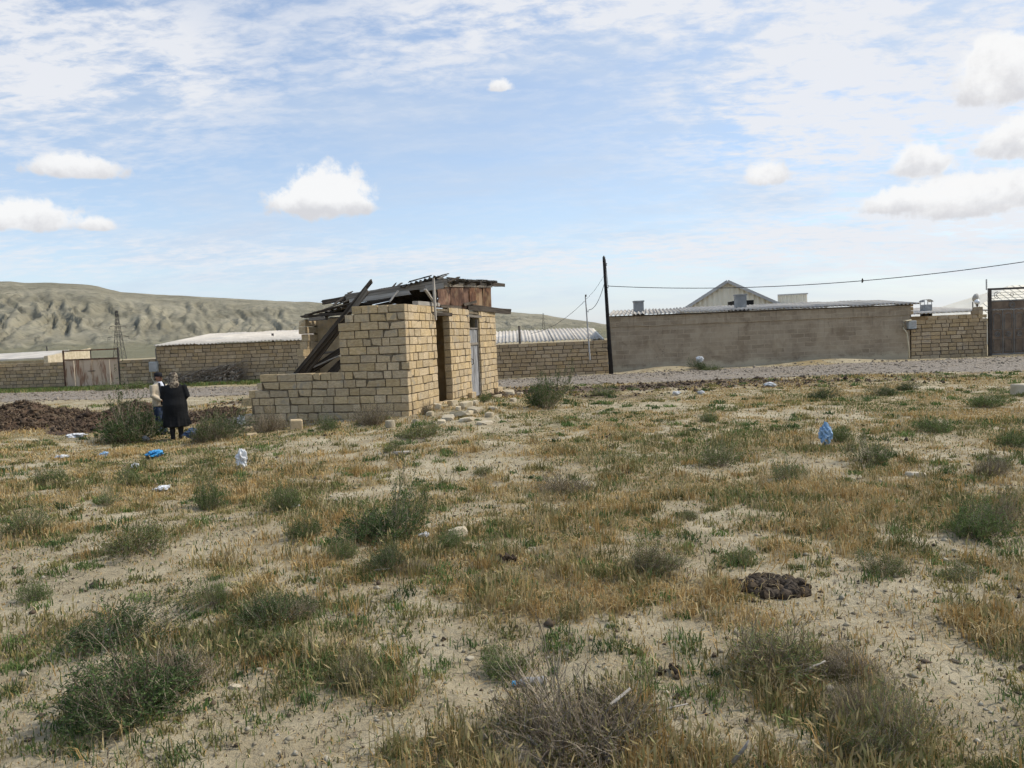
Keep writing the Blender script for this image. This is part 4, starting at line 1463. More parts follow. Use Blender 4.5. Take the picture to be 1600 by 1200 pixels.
def build_right():
    w, L = stone_wall('boundary_wall', (17.78, 34.35), (21.12, 34.28), 11, 0.172, 'wall_stone', 'wall_mortar', 0.43,
                      span=lambda i: (0.0, 3.34) if i < 10 else (0.75, 3.34), z0=-0.03, label='limestone block wall between plastered house and dark iron gate', core_top=10 * 0.172 - 0.03)
    for (a, b_, i) in ((2.72, 2.95, 11), (2.96, 3.17, 11)):
        lay(w, 'wall_stone', a, b_, i * 0.172 - 0.03, i * 0.172 + 0.14, 0, 0.19)
    lay(w, 'wall_stone', 2.78, 3.17, 11.9 * 0.172 - 0.03, 12.9 * 0.172 - 0.03, 0, 0.19)
    g = empty('globe_lamp', (20.72, 34.35, 12.75 * 0.172))
    tag(g, 'white globe lamp standing on the wall end by the gate', 'lamp')
    bm = bmesh.new()
    bmesh.ops.create_uvsphere(bm, u_segments=14, v_segments=10, radius=0.115)
    link('globe', bm_mesh('globe', bm), 'glass_lamp', g, (0, 0, 0.21), smooth=True)
    link('base', tube_mesh('base', [(0, 0, -0.3), (0, 0, 0.04), (0, 0, 0.06), (0, 0, 0.11)], [0.03, 0.03, 0.06, 0.05], 10), 'iron', g)
    # ornamental iron gate
    A = Vector((21.2, 34.2, 0))
    W_ = 4.0
    gt = empty('iron_gate', A, math.radians(-1))
    tag(gt, 'tall dark iron gate with arched panels, rings and open grille above', 'gate')
    HT = 2.98
    link('post', box_mesh('post', (-0.06, -0.03, -0.1), (0.06, 0.09, HT), 0.008), 'iron', gt)
    link('post', box_mesh('post', (W_ - 0.06, -0.03, -0.1), (W_ + 0.06, 0.09, HT), 0.008), 'iron', gt)
    link('top_rail', box_mesh('top_rail', (0.062, -0.028, HT - 0.09), (W_ - 0.062, 0.085, HT - 0.002), 0.006), 'iron', gt)
    link('mid_rail', box_mesh('mid_rail', (0.062, -0.02, 2.38), (W_ - 0.062, 0.06, 2.44), 0.006), 'iron_edge', gt)
    link('mid_rail', box_mesh('mid_rail', (0.062, -0.018, 2.0), (W_ - 0.062, 0.062, 2.05), 0.006), 'iron_edge', gt)
    link('bottom_rail', box_mesh('bottom_rail', (0.062, -0.018, 0.02), (W_ - 0.062, 0.062, 0.09), 0.006), 'iron_edge', gt)
    link('band_panel', box_mesh('band_panel', (0.062, 0.01, 2.051), (W_ - 0.062, 0.03, 2.379)), 'iron_panel', gt)
    for k in range(3):
        z = 2.52 + 0.12 * k
        link('grille_bar', box_mesh('grille_bar', (0.064, 0.015, z), (W_ - 0.064, 0.03, z + 0.014)), 'iron', gt)

    def ring(parent, x, z, r, t, mat, a0=0.0, a1=2 * math.pi, y=-0.005, name='ring'):
        n = 18
        pts = [(x + r * math.cos(a0 + (a1 - a0) * i / n), y, z + r * math.sin(a0 + (a1 - a0) * i / n)) for i in range(n + 1)]
        link(name, tube_mesh(name, pts, t, 5), mat, parent)
    n = 8
    w_ = (W_ - 0.13) / n
    for k in range(n):
        x0 = 0.065 + k * w_
        x1 = x0 + w_
        cx = (x0 + x1) / 2
        pn = link('panel', box_mesh('panel', (x0 + 0.025, 0.012, 0.092), (x1 - 0.025, 0.028, 1.998)), 'iron_panel', gt)
        link('stile', box_mesh('stile', (x0 - 0.012, -0.02, 0.095), (x0 + 0.020, 0.05, 1.995), 0.005), 'iron_edge' if k else 'iron', gt)
        hw = w_ / 2 - 0.085
        arch = [(cx - hw, -0.002, 1.15), (cx - hw, -0.002, 1.72)] + [(cx - hw * math.cos(math.pi * i / 8), -0.002, 1.74 + 0.12 * math.sin(math.pi * i / 8)) for i in range(1, 8)] + [(cx + hw, -0.002, 1.72), (cx + hw, -0.002, 1.15), (cx - hw, -0.002, 1.15)]
        link('moulding', tube_mesh('moulding', arch, 0.014, 5), 'iron_edge', pn)
        lowr = [(cx - hw, -0.002, 0.18), (cx - hw, -0.002, 0.72), (cx + hw, -0.002, 0.72), (cx + hw, -0.002, 0.18), (cx - hw, -0.002, 0.18)]
        link('moulding', tube_mesh('moulding', lowr, 0.014, 5), 'iron_edge', pn)
        ring(pn, cx, 0.94, 0.11, 0.016, 'iron_edge')
        ring(pn, cx, 0.94, 0.055, 0.016, 'iron_edge')
    for cx in (0.95, 3.05):
        ring(gt, cx, 2.21, 0.13, 0.016, 'iron_edge')
        ring(gt, cx, 2.21, 0.08, 0.016, 'iron_edge')
        ring(gt, cx, 2.66, 0.07, 0.012, 'iron')
        ring(gt, cx - 0.62, 2.66, 0.15, 0.012, 'iron', math.pi * 0.5, math.pi * 1.5)
        ring(gt, cx - 0.58, 2.66, 0.09, 0.012, 'iron', math.pi * 0.5, math.pi * 1.5)
        ring(gt, cx + 0.62, 2.66, 0.15, 0.012, 'iron', -math.pi * 0.5, math.pi * 0.5)
    link('gate_handle', tube_mesh('gate_handle', [(W_ / 2 - 0.1, -0.01, 1.0), (W_ / 2 - 0.1, -0.07, 1.02), (W_ / 2 - 0.1, -0.07, 1.2), (W_ / 2 - 0.1, -0.01, 1.22)], 0.015, 6), 'iron', gt)
    # low outbuilding behind the stone wall
    s = empty('outbuilding', (18, 37.5, 0))
    tag(s, 'outbuilding with flat pale corrugated roof behind the wall left of gate', 'shed')
    link('wall', box_mesh('wall', (-1.8, 0.2, -0.2), (5.0, 4.5, 1.90)), 'wall_stone', s)
    roof_run(s, 'roof_sheet', (16.2, 37.5), (23.2, 37.5), 4.8, 2.02, 2.34, 'roof_white')
    ch = link('chimney', box_mesh('chimney', (-0.2, -0.2, 1.9), (0.2, 0.2, D(1447, 476, 39).z)), 'concrete', s, (D(1447, 480, 39).x - 18, 1.5, 0))
    zt = D(1447, 476, 39).z
    cp = bmesh.new()
    for i in range(9):
        a = math.pi * i / 8
        cp.verts.new((-0.25 * math.cos(a), -0.24, zt + 0.12 + 0.14 * math.sin(a)))
        cp.verts.new((-0.25 * math.cos(a), 0.24, zt + 0.12 + 0.14 * math.sin(a)))
    cp.verts.ensure_lookup_table()
    for i in range(8):
        cp.faces.new([cp.verts[2 * i], cp.verts[2 * i + 1], cp.verts[2 * i + 3], cp.verts[2 * i + 2]])
    bmesh.ops.solidify(cp, geom=cp.faces[:], thickness=0.02)
    for sx in (-0.19, 0.17):
        for sy in (-0.19, 0.17):
            add_box(cp, (sx, sy, zt + 0.001), (sx + 0.025, sy + 0.025, zt + 0.2))
    link('chimney_cap', bm_mesh('chimney_cap', cp), 'metal_trim', ch)
    c2 = D(1432, 485, 37)
    link('vent_pipe', tube_mesh('vent_pipe', [(0, 0, 1.8), (0, 0, D(1432, 474, 37).z)], 0.14, 9), 'concrete', s, (c2.x - 18, -0.5 + 0.8, 0))
    # house with a pale hipped roof behind the gate
    Y = 50.0
    hs = empty('hip_roof_house', (D(1600, 500, Y).x, Y, 0))
    tag(hs, 'house with pale ribbed hip roof behind the iron gate', 'house')
    x0 = hs.location.x
    e = D(1497, 492, Y)
    r1 = D(1571, 455, Y + 4)
    r0 = D(1600, 441, Y + 4)
    ze = e.z - 0.35
    zr = r1.z + 0.15
    link('wall', box_mesh('wall', (e.x - x0 + 0.6, 0.4, -0.2), (14, 8.6, ze)), 'metal_cream', hs)
    bm = bmesh.new()
    a = [(e.x - x0, 0, ze), (14.5, 0, ze), (14.5, 9, ze), (e.x - x0, 9, ze), (r1.x - x0 + 0.6, 4.5, zr + 0.25), (11, 4.5, zr + 0.25)]
    vs = [bm.verts.new(v) for v in a]
    for f in ((0, 1, 5, 4), (1, 2, 5), (2, 3, 4, 5), (3, 0, 4), (3, 2, 1, 0)):
        bm.faces.new([vs[i] for i in f])
    rf = link('roof', bm_mesh('roof', bm), 'metal_cream', hs)
    # standing ribs of the roof sheets
    for k in range(26):
        t = k / 26
        xx = e.x - x0 + 0.4 + t * 13
        rise = min(1.0, (xx - (e.x - x0)) / (r1.x + 0.6 - e.x), (14.5 - xx) / 3.5)
        if rise > 0.06:
            bar('roof_rib', (xx, 0.0, ze + 0.015), (xx, 4.5 * rise, ze + (zr + 0.25 - ze) * rise + 0.015), 0.03, 0.03, 'metal_cream', rf)
    link('roof_pipe', tube_mesh('roof_pipe', [(0.3, 4.4, zr), (0.3, 4.4, zr + 0.75)], 0.05, 7), 'metal_trim', hs)
    d0 = D(1520, 478, 47)
    dsh = empty('satellite_dish', d0)
    tag(dsh, 'small grey satellite dish beside the globe lamp', 'satellite dish')
    bm = bmesh.new()
    bmesh.ops.create_uvsphere(bm, u_segments=14, v_segments=10, radius=0.32)
    for v in [v for v in bm.verts if v.co.z > -0.14]:
        bm.verts.remove(v)
    bmesh.ops.solidify(bm, geom=bm.faces[:], thickness=0.02)
    link('dish', bm_mesh('dish', bm), 'metal_trim', dsh, (0, 0, 0.55), (math.radians(-70), math.radians(25), 0.5))
    link('mast', tube_mesh('mast', [(0, 0, -1.5), (0, 0, 0.25)], 0.03, 6), 'iron', dsh)


build_right()


def build_gable_house():
    Y = 47.0
    ap = D(1137, 440, Y)
    l = D(1060, 490, Y)
    r = D(1246, 492, Y)
    h = empty('gable_house', (ap.x, Y, 0), math.radians(-17))
    tag(h, 'cream ribbed metal gable rising behind the plastered house roof', 'house')
    x0 = ap.x
    ax, az_ = 0.0, ap.z
    k = (ap.z - l.z) / (x0 - l.x)
    xl, xr = -5.2, 5.6
    zl, zr_ = az_ + k * xl, az_ - 0.62 * k * xr * 1.25
    zr_ = az_ - (ap.z - r.z) / (r.x - x0) * xr
    # ribbed cladding: vertical corrugation in the gable plane
    n = 150
    V = []
    for i in range(n + 1):
        x = xl + (xr - xl) * i / n
        y = 0.02 * (1 if (i // 2) % 2 else -1)
        zt = az_ + (zl - az_) * (x / xl) if x < 0 else az_ + (zr_ - az_) * (x / xr)
        V += [(x, y, -0.2), (x, y, zt)]
    Fc = [(2 * i, 2 * i + 2, 2 * i + 3, 2 * i + 1) for i in range(n)]
    me = mesh_py('gable_cladding', V, Fc)
    bm = bmesh.new()
    bm.from_mesh(me)
    bmesh.ops.solidify(bm, geom=bm.faces[:], thickness=0.05)
    bm.to_mesh(me)
    bm.free()
    link('gable_cladding', me, 'metal_cream', h)
    # roof slabs and trim
    for (xa, za) in ((xl, zl), (xr, zr_)):
        d = Vector((xa, 0, za - az_))
        nrm = Vector((-d.z, 0, d.x)).normalized()
        if nrm.z < 0:
            nrm = -nrm
        V = []
        for (q, yy) in ((0, -0.25), (1, -0.25), (1, 9), (0, 9)):
            for e in (0.03, 0.10):
                p = Vector((0, yy, az_)) + Vector((d.x, 0, d.z)) * (q * 1.04) + nrm * e
                V.append(tuple(p))
        rf = link('roof', mesh_py('roof', V, [(0, 2, 4, 6), (1, 7, 5, 3), (0, 1, 3, 2), (2, 3, 5, 4), (4, 5, 7, 6), (6, 7, 1, 0)]), 'metal_trim', h)
        bar('verge_trim', (0.0, -0.27, az_ + 0.0), (xa * 1.03, -0.27, az_ + (za - az_) * 1.03), 0.02, 0.16, 'metal_trim', h, jit=0.0)
    link('gable_rail', box_mesh('gable_rail', (xl * 0.42, -0.045, az_ - 1.55), (xr * 0.45, -0.024, az_ - 1.50)), 'metal_trim', h)
    # solid box, shade of the dark openings painted in its colour; then the side wing
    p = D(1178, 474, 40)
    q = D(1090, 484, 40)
    dr = link('shade_box', box_mesh('shade_box', (D(1150, 480, 40).x, 40, 2.6), (D(1178, 480, 40).x, 41.5, D(1170, 469, 40).z)), 'opening_shade')
    tag(dr, 'solid box painted with the shade of dark openings beside the second concrete chimney', 'dark box')
    w0, w1 = D(1196, 480, 49), D(1238, 462, 49)
    wing = link('wing_wall', box_mesh('wing_wall', (0, 0, 0), (0.01, 0.01, 0.01)), 'metal_cream', h)
    n = 34
    V = []
    for i in range(n + 1):
        x = w0.x - x0 + (w1.x - w0.x) * i / n
        y = 2.0 + 0.02 * (1 if (i // 2) % 2 else -1)
        V += [(x, y, 0), (x, y, w1.z)]
    wing.data.clear_geometry()
    wing.data.from_pydata(V, [], [(2 * i, 2 * i + 2, 2 * i + 3, 2 * i + 1) for i in range(n)])
    md = wing.modifiers.new('thick', 'SOLIDIFY')
    md.thickness = 0.06
    bar('wing_trim', (w0.x - x0, 1.93, w1.z + 0.03), (w1.x - x0 + 0.05, 1.93, w1.z + 0.03), 0.1, 0.08, 'metal_trim', h, jit=0)
    # dark eave strip in front of the gable foot
    bar('eave_strip', (xl * 0.9, -1.2, D(1066, 486, 46).z), (1.2, -1.2, D(1150, 479, 46).z), 0.3, 0.12, 'metal_trim', h, jit=0)


build_gable_house()


# ================================================================== poles, pylons, wires
def build_poles():
    b = D(955, 582, 32.2)
    b.z = 0
    t = D(943.5, 402, 32.2)
    u = empty('utility_pole', b)
    tag(u, 'black leaning utility pole at the corner of the plastered house', 'utility pole')
    v = t - b
    link('shaft', tube_mesh('shaft', [v * -0.08, v * 0.3, v * 0.7, v], [0.098, 0.086, 0.07, 0.058], 10), 'pole_black', u, smooth=True)
    link('cap', tube_mesh('cap', [v, v + Vector((0.0, 0, 0.06))], [0.05, 0.03], 8), 'iron_edge', u)
    for f, dx in ((0.93, 0.09), (0.74, 0.10), (0.09, -0.1)):
        p = v * f
        link('insulator', tube_mesh('insulator', [p, p + Vector((dx, -0.02, 0.0)), p + Vector((dx, -0.02, 0.09))], [0.02, 0.025, 0.03], 7), 'iron_edge', u)
    a = empty('antenna_pole', D(922, 562, 31.95))
    tag(a, 'thin pale mast fixed to the wall left of the black pole', 'mast')
    top = D(914.5, 463, 31.95) - a.location
    link('tube', tube_mesh('tube', [(0, 0, 0), top * 0.5, top], [0.035, 0.03, 0.022], 7), 'pole_white', a)
    link('insulator', tube_mesh('insulator', [top + Vector((0.02, 0, -0.02)), top + Vector((0.02, 0, 0.07))], 0.035, 7), 'iron', a)
    link('bracket', tube_mesh('bracket', [top * 0.35, top * 0.35 + Vector((0, 0.35, 0))], 0.02, 6), 'iron', a)

    def wire(p, q, sag, label, r=0.011, n=24):
        pts = [p + (q - p) * (i / n) + Vector((0, 0, -sag * 4 * (i / n) * (1 - i / n))) for i in range(n + 1)]
        o = link('power_cable', tube_mesh('power_cable', [w - p for w in pts], r, 5), 'wire', None, p)
        tag(o, label, 'cable')
        return pts
    p0 = D(951, 447, 32.1)
    q0 = D(1640, 403, 26.0)
    pts = wire(p0, q0, 0.42, 'long sagging cable from the black pole to the right picture edge', 0.014, 40)
    q = D(1348, 441, 29)
    best = min(pts, key=lambda w: abs((w.x / w.y) - (q.x / q.y)))
    bird = link('cable_clamp', tube_mesh('cable_clamp', [(0, 0, -0.07), (0.02, 0, 0), (0.01, 0, 0.09)], [0.02, 0.04, 0.015], 7), 'iron', None, best)
    tag(bird, 'small dark clamp on the long sagging cable', 'clamp')
    wire(D(945, 428, 32.1), D(915, 468, 31.95), 0.1, 'upper thin cable between black pole and pale mast', 0.006)
    wire(D(947, 432, 32.1), D(920, 484, 31.95), 0.35, 'slack lower cable looping between black pole and pale mast', 0.012)
    wire(D(920, 484, 31.95), D(915, 470, 31.95), 0.25, 'short loop of cable hanging at the pale mast head', 0.009)
    wire(D(914, 470, 31.95), D(830, 521, 37), 0.25, 'cable falling from pale mast to the shed roof', 0.008)
    wire(D(946, 405, 32.1), D(950, 447, 32.1), 0.02, 'short cable running down the top of black pole', 0.01)


build_poles()


def pylon(px, py_top, Y, height, label, arms=2, base=None):
    t = D(px, py_top, Y)
    z0 = t.z - height
    o = empty('lattice_pylon', (t.x, Y, z0))
    tag(o, label, 'pylon')
    bm = bmesh.new()
    lv = 9
    half = lambda f: height * (0.085 * (1 - f) ** 1.3 + 0.012)
    r = height * 0.0033
    for sx in (-1, 1):
        for sy in (-1, 1):
            add_tube(bm, [(sx * half(i / lv), sy * half(i / lv), height * i / lv) for i in range(lv + 1)], r, 4)
    link('legs', bm_mesh('legs', bm), 'steel_far', o)
    bm = bmesh.new()
    for i in range(lv):
        a, b_ = i / lv, (i + 1) / lv
        for s in (-1, 1):
            for (p, q) in (((-half(a), s * half(a), a * height), (half(b_), s * half(b_), b_ * height)), ((half(a), s * half(a), a * height), (-half(b_), s * half(b_), b_ * height)),
                           ((s * half(a), -half(a), a * height), (s * half(b_), half(b_), b_ * height)), ((s * half(a), half(a), a * height), (s * half(b_), -half(b_), b_ * height))):
                add_tube(bm, [p, q], r * 0.6, 3)
    link('bracing', bm_mesh('bracing', bm), 'steel_far', o)
    for k in range(arms):
        z = height * (0.62 + 0.15 * k)
        wd = height * (0.15 - 0.035 * k)
        bm = bmesh.new()
        for s in (-1, 1):
            add_tube(bm, [(0, 0, z), (s * wd, 0, z)], r * 0.8, 4)
            add_tube(bm, [(0, 0, z + height * 0.04), (s * wd, 0, z)], r * 0.6, 4)
            add_tube(bm, [(s * wd, 0, z), (s * wd, 0, z - height * 0.035)], r * 0.8, 4)
        link('cross_arm', bm_mesh('cross_arm', bm), 'steel_far', o)


pylon(182, 485, 300, 27, 'dark lattice pylon standing above the rusty gate before the hills')
pylon(848.5, 489, 620, 22, 'small distant lattice pylon on the hillside right of hut')
p = D(73, 541, 130)
o = link('distant_pole', tube_mesh('distant_pole', [(0, 0, -4), (0, 0, 0)], [0.12, 0.09], 6), 'steel_far', None, p)
tag(o, 'faint distant pole above the left house roof', 'pole')


# ================================================================== vegetation
def ribbon_stems(base, tip, bend, w0, w1, seg=4):
    """n curved flat stems -> V, T ; base, tip (n,3), bend (n,3)"""
    n = len(base)
    t = np.linspace(0, 1, seg + 1)
    P = base[:, None] * (1 - t)[None, :, None] + tip[:, None] * t[None, :, None] + bend[:, None] * (4 * t * (1 - t))[None, :, None]
    ang = rng.uniform(0, 6.28, n)
    side = np.stack([np.cos(ang), np.sin(ang), np.zeros(n)], -1)
    w = (w0 * (1 - t) + w1 * t)[None, :, None]
    L = P - side[:, None] * w
    Rr = P + side[:, None] * w
    V = np.stack([L, Rr], 2).reshape(n, -1, 3)         # (n, 2*(seg+1), 3)
    tr = []
    for i in range(seg):
        a = 2 * i
        tr += [(a, a + 1, a + 3), (a, a + 3, a + 2)]
    T = (np.array(tr)[None] + (np.arange(n) * 2 * (seg + 1))[:, None, None]).reshape(-1, 3)
    return V.reshape(-1, 3), T, P


def leaves_on(P, per, ln, wd, spread=0.9, lo=0.15):
    """small kite leaves scattered along stem paths P (n, s, 3)"""
    n, s, _ = P.shape
    k = n * per
    st = np.repeat(np.arange(n), per)
    t = rng.uniform(lo, 1, k) * (s - 1)
    i = np.minimum(t.astype(int), s - 2)
    f = (t - i)[:, None]
    p = P[st, i] * (1 - f) + P[st, i + 1] * f
    dirv = P[st, i + 1] - P[st, i]
    dirv /= np.linalg.norm(dirv, axis=1, keepdims=True) + 1e-9
    d = dirv * 0.5 + rng.normal(0, spread * 0.6, (k, 3))
    d[:, 2] = np.abs(d[:, 2]) * 0.8 + 0.15
    d /= np.linalg.norm(d, axis=1, keepdims=True)
    L = ln * rng.uniform(0.6, 1.4, (k, 1))
    sd = np.cross(d, rng.normal(0, 1, (k, 3)))
    sd /= np.linalg.norm(sd, axis=1, keepdims=True) + 1e-9
    W = wd * rng.uniform(0.7, 1.3, (k, 1))
    V = np.stack([p, p + d * L * 0.5 + sd * W, p + d * L, p + d * L * 0.5 - sd * W], 1).reshape(-1, 3)
    T = (np.array([(0, 1, 2), (0, 2, 3)])[None] + (np.arange(k) * 4)[:, None, None]).reshape(-1, 3)
    return V, T, k


def jitter_cols(cols, n, rep, var=0.25):
    cols = np.array(cols)
    c = cols[rng.integers(0, len(cols), n)] * rng.uniform(1 - var, 1 + var, (n, 1))
    return np.repeat(c, rep, 0)


GREENS = [(0.109, 0.163, 0.046), (0.135, 0.194, 0.057), (0.154, 0.202, 0.069), (0.096, 0.147, 0.046), (0.18, 0.225, 0.078)]
DARKG = [(0.07, 0.111, 0.038), (0.087, 0.137, 0.043), (0.107, 0.156, 0.052), (0.061, 0.098, 0.034)]
OLIVE = [(0.192, 0.181, 0.069), (0.233, 0.21, 0.079), (0.158, 0.161, 0.062), (0.274, 0.231, 0.09)]
BRIGHT = [(0.123, 0.193, 0.056), (0.152, 0.22, 0.069), (0.11, 0.158, 0.05)]
TWIGS = [(0.228, 0.181, 0.126), (0.289, 0.233, 0.168), (0.168, 0.13, 0.094), (0.349, 0.292, 0.21)]
STRAW = [(0.50, 0.365, 0.16), (0.56, 0.435, 0.22), (0.44, 0.29, 0.11), (0.58, 0.47, 0.27), (0.50, 0.325, 0.125)]
DRYOL = [(0.32, 0.27, 0.13), (0.27, 0.24, 0.115), (0.37, 0.30, 0.15)]


def shrub_mesh(kind, w=1.0, h=0.7, dens=1.0):
    """unit shrub: width about 1, returns (stem mesh, foliage mesh)"""
    n = int({'green': 150, 'dark': 190, 'twig': 330, 'grassy': 330, 'olive': 150}[kind] * dens)
    ang = rng.uniform(0, 2 * np.pi, n)
    rr = np.sqrt(rng.uniform(0, 1, n))
    lump = 0.50 + 0.95 * vnoise(ang * 1.1 + rng.uniform(0, 50), rr * 2.5, 3)
    lump = lump * (1 + 0.28 * np.cos(ang - rng.uniform(0, 6.28)))
    bx = 0.16 * rr * np.cos(ang) + rng.normal(0, 0.05, n)
    by = 0.16 * rr * np.sin(ang) + rng.normal(0, 0.05, n)
    R = 0.5 * rr * lump
    ht = h * (1 - 0.72 * (rr ** 2.2)) * lump * rng.uniform(0.65, 1.1, n)
    base = np.stack([bx, by, np.full(n, -0.02)], -1)
    tip = np.stack([R * np.cos(ang), R * np.sin(ang), np.maximum(ht, 0.05)], -1) + rng.normal(0, 0.02, (n, 3))
    tip[:, 2] = np.maximum(tip[:, 2], 0.03)
    bend = rng.normal(0, 0.05, (n, 3)) + np.stack([0.05 * np.cos(ang), 0.05 * np.sin(ang), np.zeros(n)], -1)
    V, T, P = ribbon_stems(base, tip, bend, 0.0042, 0.0018)
    Vs, Ts, cs = [V], [T], [jitter_cols(TWIGS, n, 10)]
    # side twigs
    m = n * (3 if kind == 'twig' else 2)
    st = rng.integers(0, n, m)
    i = rng.integers(1, P.shape[1] - 1, m)
    b2 = P[st, i]
    d2 = P[st, i + 1] - P[st, i]
    t2 = b2 + d2 * rng.uniform(0.6, 1.5, (m, 1)) + rng.normal(0, 0.065 if kind != 'twig' else 0.085, (m, 3))
    t2[:, 2] = np.maximum(t2[:, 2], 0.02)
    V2, T2, P2 = ribbon_stems(b2, t2, rng.normal(0, 0.018, (m, 3)), 0.0024, 0.0013, 3)
    Ts.append(T2 + len(V))
    Vs.append(V2)
    cs.append(jitter_cols(TWIGS, m, 8))
    stems = mesh_np('stems', np.concatenate(Vs), np.concatenate(Ts), np.concatenate(cs))
    stems.materials.append(M['twig'])
    per = {'green': 22, 'dark': 26, 'twig': 3, 'grassy': 5, 'olive': 18}[kind]
    cols = {'green': GREENS, 'dark': DARKG, 'twig': OLIVE, 'grassy': OLIVE + BRIGHT + DRYOL, 'olive': OLIVE + GREENS}[kind]
    ln = {'green': 0.032, 'dark': 0.030, 'twig': 0.022, 'grassy': 0.07, 'olive': 0.028}[kind]
    lw = {'green': 0.0042, 'dark': 0.0045, 'twig': 0.003, 'grassy': 0.0036, 'olive': 0.0042}[kind]
    Va, Ta, k1 = leaves_on(P, per, ln, lw, lo=0.25)
    Vb, Tb, k2 = leaves_on(P2, per // 2 + 1, ln, lw, lo=0.1)
    c = jitter_cols(cols, k1 + k2, 4, 0.35)
    fol = mesh_np('foliage', np.concatenate([Va, Vb]), np.concatenate([Ta, Tb + len(Va)]), c)
    fol.materials.append(M['leaf'])
    return stems, fol


SHRUBS = {k: [shrub_mesh(k, 1, h) for h in hs] for k, hs in dict(green=(0.62, 0.75, 0.5), dark=(0.72, 0.62), twig=(0.42, 0.5), grassy=(0.55, 0.5), olive=(0.45, 0.36)).items()}
GROUPS = {'green': 'grey-green shrubs on the field', 'dark': 'dark bushes on the field', 'twig': 'dry twiggy bushes', 'grassy': 'grassy clumps', 'olive': 'low olive shrubs'}


def shrub(u, v, w, h, kind, label, cat='shrub', group=None):
    if v > 935:
        w, h = w * 0.86, h * 0.84
    p = G(u, v)
    k = p.y / F
    vi = random.randrange(len(SHRUBS[kind]))
    stems, fol = SHRUBS[kind][vi]
    hh = {'green': (0.62, 0.75, 0.5), 'dark': (0.72, 0.62), 'twig': (0.42, 0.5), 'grassy': (0.55, 0.5), 'olive': (0.45, 0.36)}[kind][vi]
    o = empty('shrub', p, random.uniform(0, 6.28))
    W = w * k * 1.05
    o.scale = (W, W, h * k / hh * 0.86)
    link('stems', stems, None, o)
    link('foliage', fol, None, o)
    tag(o, label, cat, group or GROUPS[kind])
    return o


